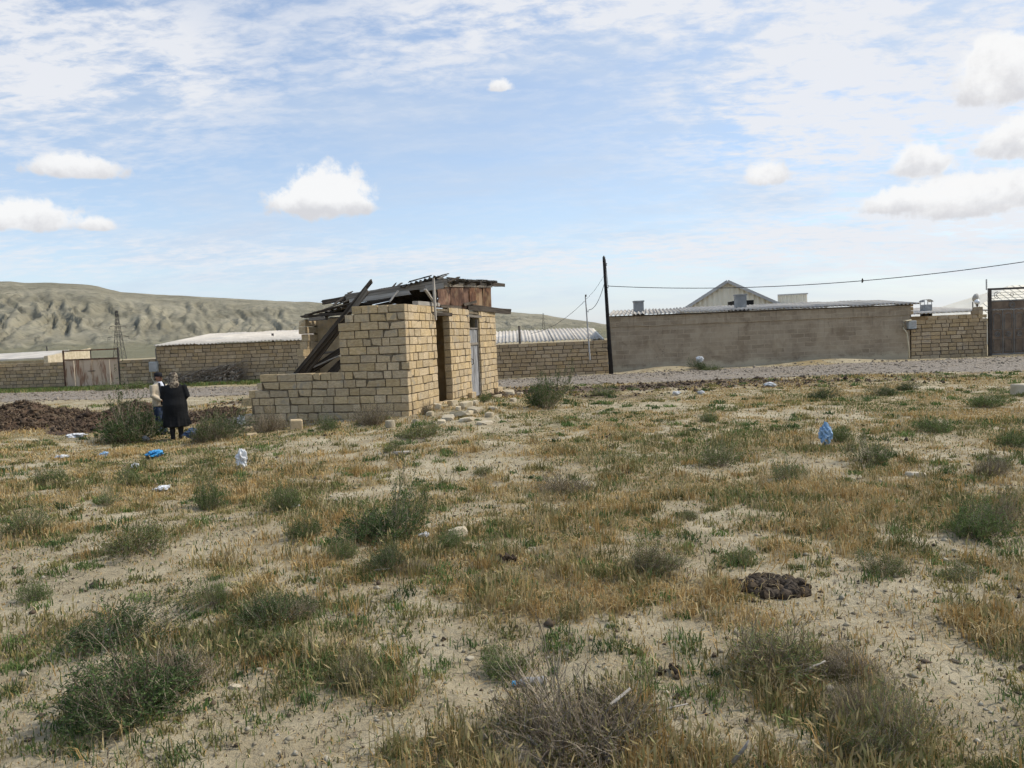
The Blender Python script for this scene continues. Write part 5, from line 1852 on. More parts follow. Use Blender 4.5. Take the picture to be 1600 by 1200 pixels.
for a in [
    (915, 1165, 330, 165, 'twig', 'large tangled dry brown bush with pale broken sticks at the bottom centre'),
    (215, 1105, 270, 150, 'dark', 'big grey-green bush beside the bare clay in the bottom left corner'),
    (270, 1075, 150, 95, 'twig', 'brown twiggy bush growing into the big bush at the bottom left'),
    (180, 1000, 190, 90, 'dark', 'wide green bush with white plastic scrap caught in front, lower left'),
    (190, 1140, 90, 70, 'dark', 'small green tuft at the front foot of big bottom-left bush'),
    (1225, 1045, 215, 100, 'grassy', 'wide olive grassy clump directly below the dung pile'),
    (1330, 1050, 130, 60, 'twig', 'flattened grey twig bush right of the olive grassy clump'),
    (1370, 1175, 170, 130, 'grassy', 'olive green clump at the bottom edge, lower right'),
    (1340, 1125, 110, 80, 'twig', 'grey dry bush just behind the clump at lower right bottom edge'),
    (420, 968, 125, 78, 'dark', 'dark green bush between two clay patches, left of centre foreground'),
    (335, 945, 62, 65, 'green', 'small upright green bush left of dark foreground bush'),
    (465, 965, 70, 40, 'twig', 'brown twigs spreading right from the dark foreground bush'),
    (598, 842, 140, 88, 'dark', 'widest dark green bush in the middle of the field'),
    (606, 888, 74, 58, 'dark', 'round dark bush in front of the widest mid-field bush'),
    (648, 892, 60, 22, 'twig', 'flat brown twigs at the right foot of round dark bush'),
    (535, 872, 50, 40, 'green', 'small green bush left of the round dark bush'),
    (474, 842, 62, 55, 'green', 'green bush left of the widest mid-field bush'),
    (205, 862, 115, 58, 'olive', 'broad grey bush in the left mid-field'),
    (40, 832, 78, 52, 'green', 'green bush at the left picture edge, mid-field'),
    (330, 796, 52, 62, 'green', 'tall thin green bush in the left mid-field'),
    (445, 796, 62, 60, 'green', 'upright green bush with white litter at its foot'),
    (1015, 890, 86, 48, 'grassy', 'bright green grass tuft right of centre'),
    (890, 770, 95, 36, 'twig', 'dark brown low brush behind the centre straw patch'),
    (1125, 728, 68, 54, 'green', 'rounded grey-green bush in the right mid-field'),
    (1230, 750, 54, 42, 'green', 'smaller round bush right of the rounded grey-green one'),
    (1365, 722, 72, 48, 'green', 'grey-green bush right of the light blue bag'),
    (1310, 690, 36, 30, 'green', 'small green bush touching the light blue bag'),
    (1525, 838, 110, 66, 'green', 'loose green bush near the right edge, mid-field'),
    (1555, 820, 70, 56, 'twig', 'brown twigs on the right of the loose green bush'),
    (1547, 742, 60, 36, 'twig', 'brown dry bush by the right edge'),
    (1580, 700, 66, 42, 'green', 'green bush cut by the right edge behind the brown bush'),
    (850, 637, 66, 74, 'dark', 'tall dark upright bush right of the hut'),
    (200, 690, 112, 82, 'dark', 'big dark bush left of the man'),
    (338, 688, 84, 62, 'dark', 'dark bush right of the woman'),
    (325, 690, 46, 36, 'twig', 'brown weeds in front of the bush right of woman'),
    (420, 674, 62, 40, 'twig', 'brown brush against the left end of low hut wall'),
    (517, 673, 36, 30, 'green', 'small green bush at the foot of low hut wall'),
    (582, 663, 66, 40, 'twig', 'dead purple-brown brush against the hut front wall'),
    (655, 684, 84, 32, 'olive', 'spreading low olive brush in front of the hut corner'),
    (758, 628, 24, 24, 'green', 'green weed at the foot of the hut door'),
    (665, 648, 20, 26, 'twig', 'thin brown weed against the lit hut wall'),
    (790, 1058, 95, 66, 'green', 'green bush behind the large tangled dry bush'),
    (560, 1072, 95, 62, 'grassy', 'green and straw clump in the lower left of centre'),
    (430, 1016, 95, 42, 'green', 'low spreading green weeds below the dark foreground bush'),
    (80, 757, 64, 40, 'green', 'green bush near the left edge below the brown heap'),
    (205, 757, 44, 36, 'green', 'small green bush below the blue litter on the left'),
    (165, 788, 40, 28, 'green', 'little green bush in front of the left edge bushes'),
    (1282, 624, 44, 24, 'dark', 'dark bush before the road, first of three'),
    (1384, 618, 40, 22, 'dark', 'dark bush before the road, second of three'),
    (1414, 609, 32, 16, 'dark', 'dark bush nearest the road, third of three'),
    (1460, 676, 66, 40, 'green', 'large loose green bush below the gas meter, before the road'),
    (1535, 636, 64, 30, 'green', 'green bush below the iron gate'),
    (1093, 578, 24, 22, 'dark', 'dark bush against the plastered wall with white bag on it'),
    (1112, 580, 34, 12, 'green', 'low green weeds beside the bush at the plastered wall'),
    (945, 618, 46, 18, 'green', 'green bush by the road left of black pole foot'),
    (1385, 898, 95, 44, 'olive', 'grey-olive brush in the right foreground behind clay'),
    (1150, 880, 72, 30, 'olive', 'low olive tuft left of centre right, above the dung pile'),
    (612, 706, 38, 24, 'olive', 'small brown bush before the hut, beside the stick'),
    (55, 938, 66, 56, 'green', 'green tuft near the left edge, foreground'),
    (702, 856, 62, 36, 'green', 'green bush in front of the white stone'),
    (165, 612, 34, 16, 'green', 'green weed at the foot of rusty gate'),
    (205, 608, 44, 14, 'green', 'green weeds at the foot of wall right of the rusty gate'),
    (1108, 658, 34, 22, 'green', 'small green bush in the right field before the road'),
    (755, 742, 40, 22, 'olive', 'small olive tuft in the centre field'),
    (1500, 905, 80, 30, 'olive', 'thin olive tufts right of the grey-olive brush'),
    (1075, 812, 44, 24, 'olive', 'small olive tuft above the pale centre clay'),
]:
    shrub(*a)


def build_brushwood():
    A0, dx = BARN_AX
    nn = Vector((-dx.y, dx.x, 0))
    n = 1500
    t = rng.uniform(0.6, 4.4, n)
    top = 0.62 + 0.55 * sstep(t, 0.8, 4.2)
    z0 = rng.uniform(0, 1, n) ** 1.3 * top * 0.85
    off = 0.08 + (1 - z0 / 1.2) * rng.uniform(0.05, 0.55, n)
    base = np.stack([A0.x + dx.x * t - nn.x * off, A0.y + dx.y * t - nn.y * off, z0], -1)
    L = rng.uniform(0.3, 0.8, n)
    tip = base + np.stack([dx.x * L * 0.9, dx.y * L * 0.9, rng.uniform(-0.05, 0.42, n) * L], -1)
    tip[:, 2] = np.minimum(tip[:, 2], top + 0.12)
    V, T, P = ribbon_stems(base, tip, rng.normal(0, 0.05, (n, 3)), 0.018, 0.009, 3)
    c = jitter_cols([(0.36, 0.29, 0.215), (0.46, 0.38, 0.29), (0.27, 0.215, 0.16), (0.55, 0.47, 0.37)], n, 8)
    V2, T2 = stones(base[:500, 0], base[:500, 1] + 0.02, base[:500, 2] * 0.8, np.full(500, 0.11))
    c2 = jitter_cols([(0.30, 0.24, 0.175), (0.23, 0.185, 0.135)], 500, 6)
    o = link('brushwood_pile', mesh_np('brushwood_pile', np.concatenate([V, V2]), np.concatenate([T, T2 + len(V)]), np.concatenate([c, c2])), M['twig'])
    tag(o, 'grey-brown pile of dry brushwood heaped against the barn wall', 'brushwood')


build_brushwood()


# pale dead sticks lying in and near the big bush
def stick(pts, r, label, group=None):
    P0 = G(*pts[0][:2])
    out = []
    for (u, v, z) in pts:
        g = G(u, v) if z == 0 else None
        if g is None:
            d = ray(u, v)
            g = Vector((d[0], d[1], d[2])) * (P0.y / d[1]) + Vector((0, 0, EYE))
        out.append(g)
    n = len(out)
    o = link('dead_stick', tube_mesh('dead_stick', [q - out[0] + Vector((0, 0, r)) for q in out], [r * (1 - 0.6 * i / (n - 1)) for i in range(n)], 6), 'wood_pale', None, out[0], smooth=True)
    tag(o, label, 'stick', group)


stick([(938, 1150, 0), (942, 1125, 1), (955, 1105, 1), (985, 1080, 1)], 0.0125, 'thick pale forked stick standing in the large dry bush')
stick([(983, 1115, 0), (1030, 1113, 1), (1075, 1102, 1)], 0.0075, 'thin pale stick curving right out of the large dry bush')
stick([(1000, 1140, 0), (1050, 1155, 0), (1090, 1160, 0)], 0.0063, 'thin pale stick on clay right of the large dry bush')
stick([(825, 1155, 0), (850, 1180, 0), (860, 1185, 0)], 0.0100, 'short pale stick at the left foot of large dry bush')
stick([(945, 1185, 0), (955, 1198, 0)], 0.0175, 'stubby pale branch at the bottom edge under the large dry bush')
stick([(1145, 1195, 0), (1165, 1170, 1), (1170, 1160, 1)], 0.0088, 'pale forked twig at the bottom edge right of large dry bush')
stick([(1235, 1062, 0), (1260, 1050, 1), (1290, 1036, 1)], 0.0100, 'dry pale stalk leaning on the olive grassy clump')
stick([(1135, 1055, 0), (1155, 1080, 0)], 0.0063, 'straw-coloured stalk on clay left of the olive grassy clump')
stick([(612, 713, 0), (645, 709, 0)], 0.0375, 'weathered stick lying in front of the hut')
stick([(575, 898, 0), (585, 893, 1), (610, 890, 1)], 0.0088, 'bent pale twig below the round dark bush')


# ------------------------------------------------------------------ grass
def blades(x, y, z, h, w, cols, lean=0.35):
    n = len(x)
    ang = rng.uniform(0, 6.28, n)
    la = rng.uniform(0, 6.28, n)
    ll = np.abs(rng.normal(0, lean, n)) * h
    sx, sy = np.cos(ang) * w / 2, np.sin(ang) * w / 2
    dx, dy = np.cos(la) * ll, np.sin(la) * ll
    V = np.empty((n, 5, 3), np.float32)
    V[:, 0] = np.stack([x - sx, y - sy, z - 0.01], -1)
    V[:, 1] = np.stack([x + sx, y + sy, z - 0.01], -1)
    mx, my, mz = x + dx * 0.35, y + dy * 0.35, z + h * 0.6
    V[:, 2] = np.stack([mx - sx * 0.8, my - sy * 0.8, mz], -1)
    V[:, 3] = np.stack([mx + sx * 0.8, my + sy * 0.8, mz], -1)
    V[:, 4] = np.stack([x + dx, y + dy, z + h * np.clip(1 - 0.3 * ll / np.maximum(h, 1e-4), 0.4, 1)], -1)
    T = (np.array([(0, 1, 3), (0, 3, 2), (2, 3, 4)])[None] + (np.arange(n) * 5)[:, None, None]).reshape(-1, 3)
    return V.reshape(-1, 3), T, np.repeat(cols, 5, 0)


def scatter(n, y0, y1, half=0.78, pw=1.0):
    """points over the field, denser towards the viewer (constant share per metre of log distance when pw = 1)"""
    r = rng.uniform(0, 1, n)
    y = y0 * (y1 / y0) ** r if pw else y0 + (y1 - y0) * r
    x = rng.uniform(-1, 1, n) * (y * half + 0.8)
    return x, y


def field_ok(x, y):
    """keep plants off the hut footprint and the road"""
    a, b_ = road_edges(x)
    r = (y < a - 0.2 + 0.9 * (fbm(x * 0.9, y * 0.9, 2, 90) - 0.3))
    lx = (x - HC.x) * HU.x + (y - HC.y) * HU.y
    ly = (x - HC.x) * HV.x + (y - HC.y) * HV.y
    inside = (lx > -0.05) & (lx < 7.6) & (ly > -0.05) & (ly < 3.4)
    inside |= (lx > -0.05) & (lx < 0.3) & (ly > 0) & (ly < 4.3)
    return r & ~inside


def pick(cols, n, var=0.22):
    cols = np.array(cols)
    return cols[rng.integers(0, len(cols), n)] * rng.uniform(1 - var, 1 + var, (n, 1))


def build_grass():
    Vs, Ts, Cs = [], [], []
    off = 0

    def add(V, T, C):
        nonlocal off
        Vs.append(V)
        Ts.append(T + off)
        Cs.append(C)
        off += len(V)
    # dry straw and olive herbs following the cover of the field
    n = 520000
    x, y = scatter(n, 2.2, 27)
    cv = cover(x, y)
    keep = (rng.uniform(0, 1, n) < sstep(cv, 0.28, 0.78) * 0.9 + 0.05) & field_ok(x, y)
    mb = brownness(x, y)
    keep &= rng.uniform(0, 1, n) > mb * 0.8
    x, y, cv = x[keep], y[keep], cv[keep]
    # gather into tufts
    tx = x + rng.normal(0, 0.01, len(x))
    kind = fbm(x * 0.9 + 40, y * 0.9, 3, 71) + rng.normal(0, 0.07, len(x))
    straw = kind > 0.48
    n = len(x)
    cols = np.where(straw[:, None], pick(STRAW, n), pick(DRYOL + OLIVE + GREENS, n))
    tall = 0.5 + 1.0 * sstep(fbm(x * 1.3 + 9, y * 1.3, 3, 73), 0.4, 0.72)
    h = np.where(straw, rng.uniform(0.03, 0.085, n), rng.uniform(0.015, 0.06, n)) * tall
    w = 0.0026 + 0.0009 * y * rng.uniform(0.6, 1.2, n)
    h = h * (1 + 0.0 * y)
    add(*blades(x, y, H(x, y), h, w, cols, 0.95))
    # sparse seedlings and stubble on the bare clay
    n = 110000
    x, y = scatter(n, 2.2, 16)
    keep = field_ok(x, y) & (rng.uniform(0, 1, n) < 0.18 + cover(x, y))
    x, y = x[keep], y[keep]
    n = len(x)
    add(*blades(x, y, H(x, y), rng.uniform(0.010, 0.028, n), 0.0025 + 0.0008 * y, pick(STRAW + STRAW + TWIGS, n), 2.6))
    n = 60000
    x, y = scatter(n, 2.2, 22)
    keep = field_ok(x, y) & (vnoise(x * 6, y * 6, 81) > 0.55)
    x, y = x[keep], y[keep]
    n = len(x)
    add(*blades(x, y, H(x, y), rng.uniform(0.012, 0.045, n), 0.003 + 0.0010 * y, pick(OLIVE + GREENS + TWIGS, n), 0.9))
    V, T, C = np.concatenate(Vs), np.concatenate(Ts), np.concatenate(Cs)
    o = link('dry_grass', mesh_np('dry_grass', V, T, C), M['grass'])
    o['kind'] = 'stuff'
    tag(o, 'dry straw and olive herbs covering the open field', 'grass')
    # bunches of tall barley grass with heads
    Vs, Ts, Cs, off2 = [], [], [], 0
    cx, cy = scatter(2600, 2.4, 12)
    cv = cover(cx, cy)
    k = (cv > 0.50) & field_ok(cx, cy)
    cx, cy = cx[k], cy[k]
    m = len(cx)
    per = 22
    x = np.repeat(cx, per) + rng.normal(0, 0.045, m * per)
    y = np.repeat(cy, per) + rng.normal(0, 0.045, m * per)
    n = len(x)
    h = np.repeat(rng.uniform(0.06, 0.16, m), per) * rng.uniform(0.6, 1.1, n)
    z = H(x, y)
    V, T, C = blades(x, y, z, h, 0.003 + 0.0006 * y, np.repeat(pick(STRAW + OLIVE, m), per, 0) * rng.uniform(0.75, 1.2, (n, 1)), 0.45)
    tips = V.reshape(n, 5, 3)[:, 4]
    mid = V.reshape(n, 5, 3)[:, 2:4].mean(1)
    hd = rng.uniform(0, 1, n) < 0.35
    tp, md = tips[hd], mid[hd]
    d = tp - md
    d /= np.linalg.norm(d, axis=1, keepdims=True) + 1e-9
    q = len(tp)
    a = rng.uniform(0, 6.28, q)
    s = np.stack([np.cos(a), np.sin(a), np.zeros(q)], -1) * (0.0045 + 0.0005 * tp[:, 1:2])
    HV_ = np.stack([tp - d * 0.01, tp + d * 0.015 + s, tp + d * 0.05, tp + d * 0.015 - s], 1).reshape(-1, 3)
    HT_ = (np.array([(0, 1, 2), (0, 2, 3)])[None] + (np.arange(q) * 4)[:, None, None]).reshape(-1, 3)
    HCc = np.repeat(pick([(0.42, 0.33, 0.17), (0.36, 0.30, 0.14), (0.30, 0.27, 0.12)], q), 4, 0)
    o = link('barley_grass', mesh_np('barley_grass', np.concatenate([V, HV_]), np.concatenate([T, HT_ + len(V)]), np.concatenate([C, HCc])), M['grass'])
    o['kind'] = 'stuff'
    tag(o, 'tufts of taller seeding grass standing in the foreground field', 'grass')
    # small green weeds in loose clusters
    cx, cy = scatter(2300, 2.6, 26)
    k = field_ok(cx, cy) & (fbm(cx * 0.5 + 20, cy * 0.5, 3, 83) > 0.44)
    cx, cy = cx[k], cy[k]
    m = len(cx)
    per = 46
    sz = np.repeat(rng.uniform(0.35, 1.0, m) * (0.8 + 0.035 * cy), per)
    x = np.repeat(cx, per) + rng.normal(0, 0.06, m * per) * sz
    y = np.repeat(cy, per) + rng.normal(0, 0.06, m * per) * sz
    n = len(x)
    V, T, C = blades(x, y, H(x, y), rng.uniform(0.02, 0.10, n) * sz, 0.0035 + 0.0009 * y, np.repeat(pick(GREENS + OLIVE + OLIVE + DARKG, m), per, 0) * rng.uniform(0.7, 1.25, (n, 1)), 1.0)
    o = link('green_weeds', mesh_np('green_weeds', V, T, C), M['grass'])
    o['kind'] = 'stuff'
    tag(o, 'small green weeds dotted in clusters over the field', 'weeds')
    # greener verge at the foot of the compound walls
    n = 30000
    x = rng.uniform(-27, 3, n)
    wl = np.interp(x, [-38, -22.7, -17.8, -3.5, -3.2, 4.1], [43.2, 39.4, 38.7, 37.6, 31.9, 32.7])
    y = wl - np.abs(rng.normal(0.1, 0.75, n))
    k = (fbm(x * 0.45, y * 0.3, 3, 85) > np.where(x > -4, 0.6, 0.40))
    x, y = x[k], y[k]
    n = len(x)
    V, T, C = blades(x, y, H(x, y), rng.uniform(0.06, 0.24, n), np.full(n, 0.03), pick(BRIGHT + GREENS + OLIVE, n), 0.6)
    o = link('verge_grass', mesh_np('verge_grass', V, T, C), M['grass'])
    o['kind'] = 'stuff'
    tag(o, 'green grass verge at the foot of the far walls', 'grass')
    # clods and pebbles
    n = 9000
    x, y = scatter(n, 2.2, 26)
    k = field_ok(x, y) & (rng.uniform(0, 1, n) > cover(x, y) * 0.8)
    x, y = x[k], y[k]
    n = len(x)
    r = rng.gamma(1.6, 0.004, n) + 0.003 + 0.0004 * y
    V, T = stones(x, y, H(x, y), r)
    c = pick([(0.40, 0.35, 0.25), (0.30, 0.25, 0.17), (0.12, 0.09, 0.06), (0.46, 0.41, 0.31)], n)
    o = link('pebbles', mesh_np('pebbles', V, T, np.repeat(c, 6, 0)), M['twig'])
    o['kind'] = 'stuff'
    tag(o, 'clods and pebbles scattered on the bare clay', 'pebbles')
    # dark clods of trodden manure before the road
    n = 5200
    x = rng.uniform(-9, 13, n)
    y = rng.uniform(20.5, 26.5, n)
    k = field_ok(x, y) & (rng.uniform(0, 1, n) < brownness(x, y))
    x, y = x[k], y[k]
    n = len(x)
    V, T = stones(x, y, H(x, y), rng.gamma(1.8, 0.013, n) + 0.012)
    o = link('manure_clods', mesh_np('manure_clods', V, T, np.repeat(pick([(0.05, 0.034, 0.023), (0.09, 0.062, 0.04), (0.13, 0.095, 0.06)], n), 6, 0)), M['twig'])
    o['kind'] = 'stuff'
    tag(o, 'dark clods of dry manure strewn before the gravel road', 'clods')


build_grass()


# ------------------------------------------------------------------ the brown heap on the left
def build_heap():
    xs = np.linspace(-17.5, -5.6, 190)
    ys = np.linspace(16.8, 24.0, 110)
    X, Y = np.meshgrid(xs, ys)
    def hz(X, Y):
        c = 20.4 + 0.5 * np.sin(X * 0.6) + (X + 12) * 0.04
        wd = 1.55 + 0.35 * np.sin(X * 1.1 + 1)
        top = (0.35 + 0.15 * np.sin(X * 1.3 + 0.5) + 0.14 * np.sin(X * 2.9)) * (0.16 * sstep(-X, 5.8, 7.5) + 0.84 * sstep(-X, 9.0, 11.0))
        top = np.where(X > -5.8, 0, top)
        z = top * np.exp(-np.abs((Y - c) / wd) ** 2.4)
        z = z + (fbm(X * 1.6, Y * 1.6, 4, 91) - 0.5) * 0.30 * sstep(z, 0.02, 0.25) + (fbm(X * 6, Y * 6, 3, 95) - 0.5) * 0.17 * sstep(z, 0.02, 0.2)
        return z
    Z0 = hz(X, Y)
    Z = H(X, Y) + Z0 - 0.035
    V = np.stack([X, Y, Z], -1).reshape(-1, 3)
    nx = len(xs)
    i = np.arange(len(ys) - 1)[:, None] * nx + np.arange(nx - 1)[None, :]
    Q = np.stack([i, i + 1, i + nx + 1, i + nx], -1).reshape(-1, 4)
    zc = Z0.reshape(-1)[Q].max(1)
    Q = Q[zc > 0.012]
    M['heap'] = surf('heap', (0.060, 0.037, 0.025), (0.16, 0.105, 0.068), 3.0, coords='World', bump=1.0, bscale=18, bdist=0.05, c3=(0.15, 0.115, 0.075))
    o = link('manure_heap', mesh_np('manure_heap', V, Q), 'heap')
    tag(o, 'long ridge of dark brown manure and straw on the left', 'heap')
    n = 26000
    x = rng.uniform(-17, -5.8, n)
    y = rng.uniform(17.4, 23.6, n)
    zz = hz(x, y)
    k = zz > 0.05
    x, y, zz = x[k], y[k], zz[k]
    n = len(x)
    V1, T1, C1 = blades(x, y, H(x, y) + zz - 0.02, rng.uniform(0.02, 0.10, n), np.full(n, 0.014), pick([(0.12, 0.08, 0.05), (0.20, 0.14, 0.085), (0.06, 0.04, 0.027), (0.30, 0.22, 0.14)], n), 2.0)
    m = n // 2
    V2, T2 = stones(x[:m], y[:m], H(x[:m], y[:m]) + zz[:m] - 0.03, rng.gamma(2, 0.012, m) + 0.012)
    c2 = np.repeat(pick([(0.045, 0.03, 0.02), (0.08, 0.055, 0.036), (0.12, 0.085, 0.055)], m), 6, 0)
    s = link('straw_clods', mesh_np('straw_clods', np.concatenate([V1, V2]), np.concatenate([T1, T2 + len(V1)]), np.concatenate([C1, c2])), M['twig'], o)
    s['kind'] = 'stuff'


build_heap()


# ================================================================== litter, dung, small stones
def crumple(name, p, sx, sy, sz, mat, label, cat, seed=0, sub=4, amp=0.5, rz=0.0):
    """a crumpled film: a folded, pinched shell"""
    bm = bmesh.new()
    bmesh.ops.create_icosphere(bm, subdivisions=sub, radius=0.5)
    for v in bm.verts:
        c = v.co.normalized()
        a = float(fbm(np.array([c.x * 2.2 + seed + 5]), np.array([c.y * 2.2 + c.z * 3.1]), 3, seed + 3)[0])
        b_ = abs(float(vnoise(np.array([c.x * 3.3 + seed]), np.array([c.z * 3.7 - c.y * 2.4]), seed + 8)[0]) - 0.5)
        e = abs(float(vnoise(np.array([c.x * 6.1 + seed]), np.array([c.z * 5.7 + c.y * 5.1]), seed + 4)[0]) - 0.5)
        v.co = c * (0.5 * (1 - amp) + amp * a * 1.1 - b_ * 0.5 - e * 0.35 + 0.16)
    bmesh.ops.scale(bm, vec=(sx, sy, sz), verts=bm.verts)
    zmin = min(v.co.z for v in bm.verts)
    o = link(name, bm_mesh(name, bm), mat, None, (p[0], p[1], p[2] - zmin - 0.01), (0, 0, rz))
    if label:
        tag(o, label, cat)
    return o


def litter(u, v, w, h, mat, label, cat='plastic bag', seed=1, amp=0.6):
    p = G(u, v)
    k = p.y / F
    return crumple('plastic_bag' if 'bag' in cat else 'litter', p, w * k * 1.05, w * k * 0.8, h * k * 1.1, mat, label, cat, seed, amp=amp, rz=seed)


litter(241, 714, 24, 8, 'plastic_blue', 'bright blue plastic bag lying flat left of centre field', seed=2)
litter(378, 731, 18, 22, 'plastic_white', 'crumpled white plastic bag standing on end in the weeds', seed=5)
litter(1290, 697, 20, 27, 'plastic_lightblue', 'light blue plastic bag caught by a small bush on the right', seed=7, amp=0.3)
litter(311, 688, 32, 13, 'plastic_navy', 'dark blue bag on the ground at the feet of the woman', seed=9)
litter(377, 664, 11, 10, 'plastic_white', 'white torn plastic hanging at the end of the low hut wall', seed=12, amp=0.8)
litter(211, 731, 9, 7, 'plastic_white', 'small whitish cup-like scrap in weeds below the blue bag', 'litter', seed=13)
litter(255, 764, 24, 4, 'plastic_white', 'torn white strip of plastic on the left mid-field', 'litter', seed=14, amp=0.8)
litter(168, 996, 20, 9, 'plastic_white', 'grey-white plastic scrap caught in the lower left bush', 'litter', seed=15, amp=0.8)
litter(663, 838, 13, 6, 'plastic_white', 'small white scrap left of the white stone in mid-field', 'litter', seed=16)
litter(462, 793, 13, 5, 'plastic_white', 'thin white scrap at the foot of a green bush, centre left', 'litter', seed=17, amp=0.8)
litter(1204, 604, 15, 5, 'plastic_white', 'white scrap lying by the gravel road', 'litter', seed=18)
litter(1057, 617, 10, 4, 'plastic_white', 'left one of two white scraps on the brown earth before road', 'litter', seed=19)
litter(1095, 616, 11, 4, 'plastic_white', 'right one of two white scraps on the brown earth before road', 'litter', seed=20)
litter(228, 689, 9, 6, 'plastic_white', 'tiny white scrap at the foot of the big dark bush', 'litter', seed=22)
litter(163, 714, 12, 6, 'plastic_lightblue', 'faded blue scrap in the grass left of the blue bag', 'litter', seed=23)
litter(120, 682, 28, 4, 'plastic_white', 'pale torn sheeting in the grass before the brown heap', 'litter', seed=24, amp=0.85)
litter(98, 716, 18, 4, 'plastic_white', 'flat pale scrap below the torn sheeting on the left', 'litter', seed=25, amp=0.85)
pw = D(1093.5, 563, 32.3)
crumple('plastic_bag', (pw.x, pw.y, pw.z - 0.1), 0.24, 0.2, 0.22, 'plastic_white', 'white bag hung on the bush at the plastered wall', 'plastic bag', 31)

pb = G(716, 838)
rock('white_stone', pb, 36 * pb.y / F, 26 * pb.y / F, 26 * pb.y / F, 'rubble', 'whitish angular stone half hidden by a bush in mid-field')
for i, (u, v, w, lab) in enumerate([(735, 1030, 16, 'pale stone on clay above the large dry bush, left one'), (368, 1075, 20, 'pale stone right of the big bottom-left bush'),
                                    (405, 1047, 14, 'small pale stone above the one right of bottom-left bush'), (1430, 745, 34, 'flat grey stone heap in the right mid-field')]):
    p = G(u, v)
    k = p.y / F
    rock('field_stone', p, w * k, w * k * 0.8, w * k * 0.45, 'rubble', lab)


def build_bottle():
    p = G(800, 1072)
    q = G(850, 1068)
    b = empty('plastic_bottle', p + Vector((0, 0, 0.012)))
    b.scale = (0.85, 0.85, 0.85)
    d = q - p
    b.rotation_euler = (0, 0, math.atan2(d.y, d.x))
    tag(b, 'clear plastic bottle with blue cap lying beside the large dry bush', 'bottle')
    k = 0.19
    link('body', tube_mesh('body', [(0.02, 0, 0), (0.035, 0, 0), (0.065, 0, 0), (0.10, 0, 0), (0.14, 0, 0), (0.19, 0, 0), (0.2, 0, 0)], [0.013, 0.014, 0.031, 0.032, 0.029, 0.032, 0.024], 12), 'bottle', b, smooth=True)
    link('cap', tube_mesh('cap', [(0.0, 0, 0), (0.022, 0, 0)], 0.0155, 12), 'plastic_blue', b)


build_bottle()


def dung_pile(u, v, w, h, n, label, sc=1.0):
    p = G(u, v)
    k = p.y / F
    W = w * k
    o = empty('dung_pile', p)
    tag(o, label, 'dung')
    for i in range(n):
        a = random.uniform(0, 6.28)
        r = math.sqrt(random.random()) * W / 2
        s = random.uniform(0.03, 0.062) * sc * (W / 0.35) ** 0.5
        bm = bmesh.new()
        bmesh.ops.create_icosphere(bm, subdivisions=2, radius=s / 2)
        sd = random.uniform(0, 99)
        for vv in bm.verts:
            c = vv.co.normalized()
            vv.co *= 0.75 + 0.6 * float(vnoise(np.array([c.x * 2.5 + sd]), np.array([c.y * 2.5 + c.z * 2]), 6)[0])
        zz = h * k * (1 - (2 * r / W) ** 2) * random.uniform(0.2, 0.9)
        ox, oy = r * math.cos(a), r * math.sin(a) * 0.8
        gz = h1(p.x + ox, p.y + oy) - p.z
        link('dropping', bm_mesh('dropping', bm), 'dung', o, (ox, oy, gz + zz + s * 0.15), (0, 0, random.uniform(0, 6)), smooth=False)


dung_pile(1208, 921, 112, 9, 130, 'large dark dung pile on pale clay right of centre')
dung_pile(1149, 916, 28, 14, 14, 'small dark dung heap touching the left of large pile')
dung_pile(790, 876, 36, 14, 14, 'brown dung lump in straw, centre of the field')
dung_pile(1047, 1052, 40, 16, 12, 'brown dung lump on clay behind the large dry bush')
dung_pile(955, 684, 34, 7, 12, 'dark dung scatter in the centre field behind the straw')
dung_pile(515, 681, 26, 5, 8, 'black droppings on bare earth before the low hut wall')
dung_pile(690, 1000, 12, 5, 4, 'little dark dropping on clay in the centre foreground')


# ================================================================== people
def loft(bm, rings, n=16, cap=True):
    """rings: (cx, cy, cz, rx, ry)"""
    rs = []
    for (cx, cy, cz, rx, ry) in rings:
        rs.append([bm.verts.new((cx + rx * math.cos(2 * math.pi * k / n), cy + ry * math.sin(2 * math.pi * k / n), cz)) for k in range(n)])
    for a, b_ in zip(rs, rs[1:]):
        for k in range(n):
            bm.faces.new((a[k], a[(k + 1) % n], b_[(k + 1) % n], b_[k]))
    if cap:
        bm.faces.new(rs[0][::-1])
        bm.faces.new(rs[-1])


def remeshed(name, bm, mat, parent, vox=0.012, smooth_it=4):
    bmesh.ops.recalc_face_normals(bm, faces=bm.faces)
    o = link(name, bm_mesh(name, bm), mat, parent)
    md = o.modifiers.new('r', 'REMESH')
    md.mode = 'VOXEL'
    md.voxel_size = vox
    md.use_smooth_shade = True
    ms = o.modifiers.new('s', 'SMOOTH')
    ms.factor = 0.5
    ms.iterations = smooth_it
    return o


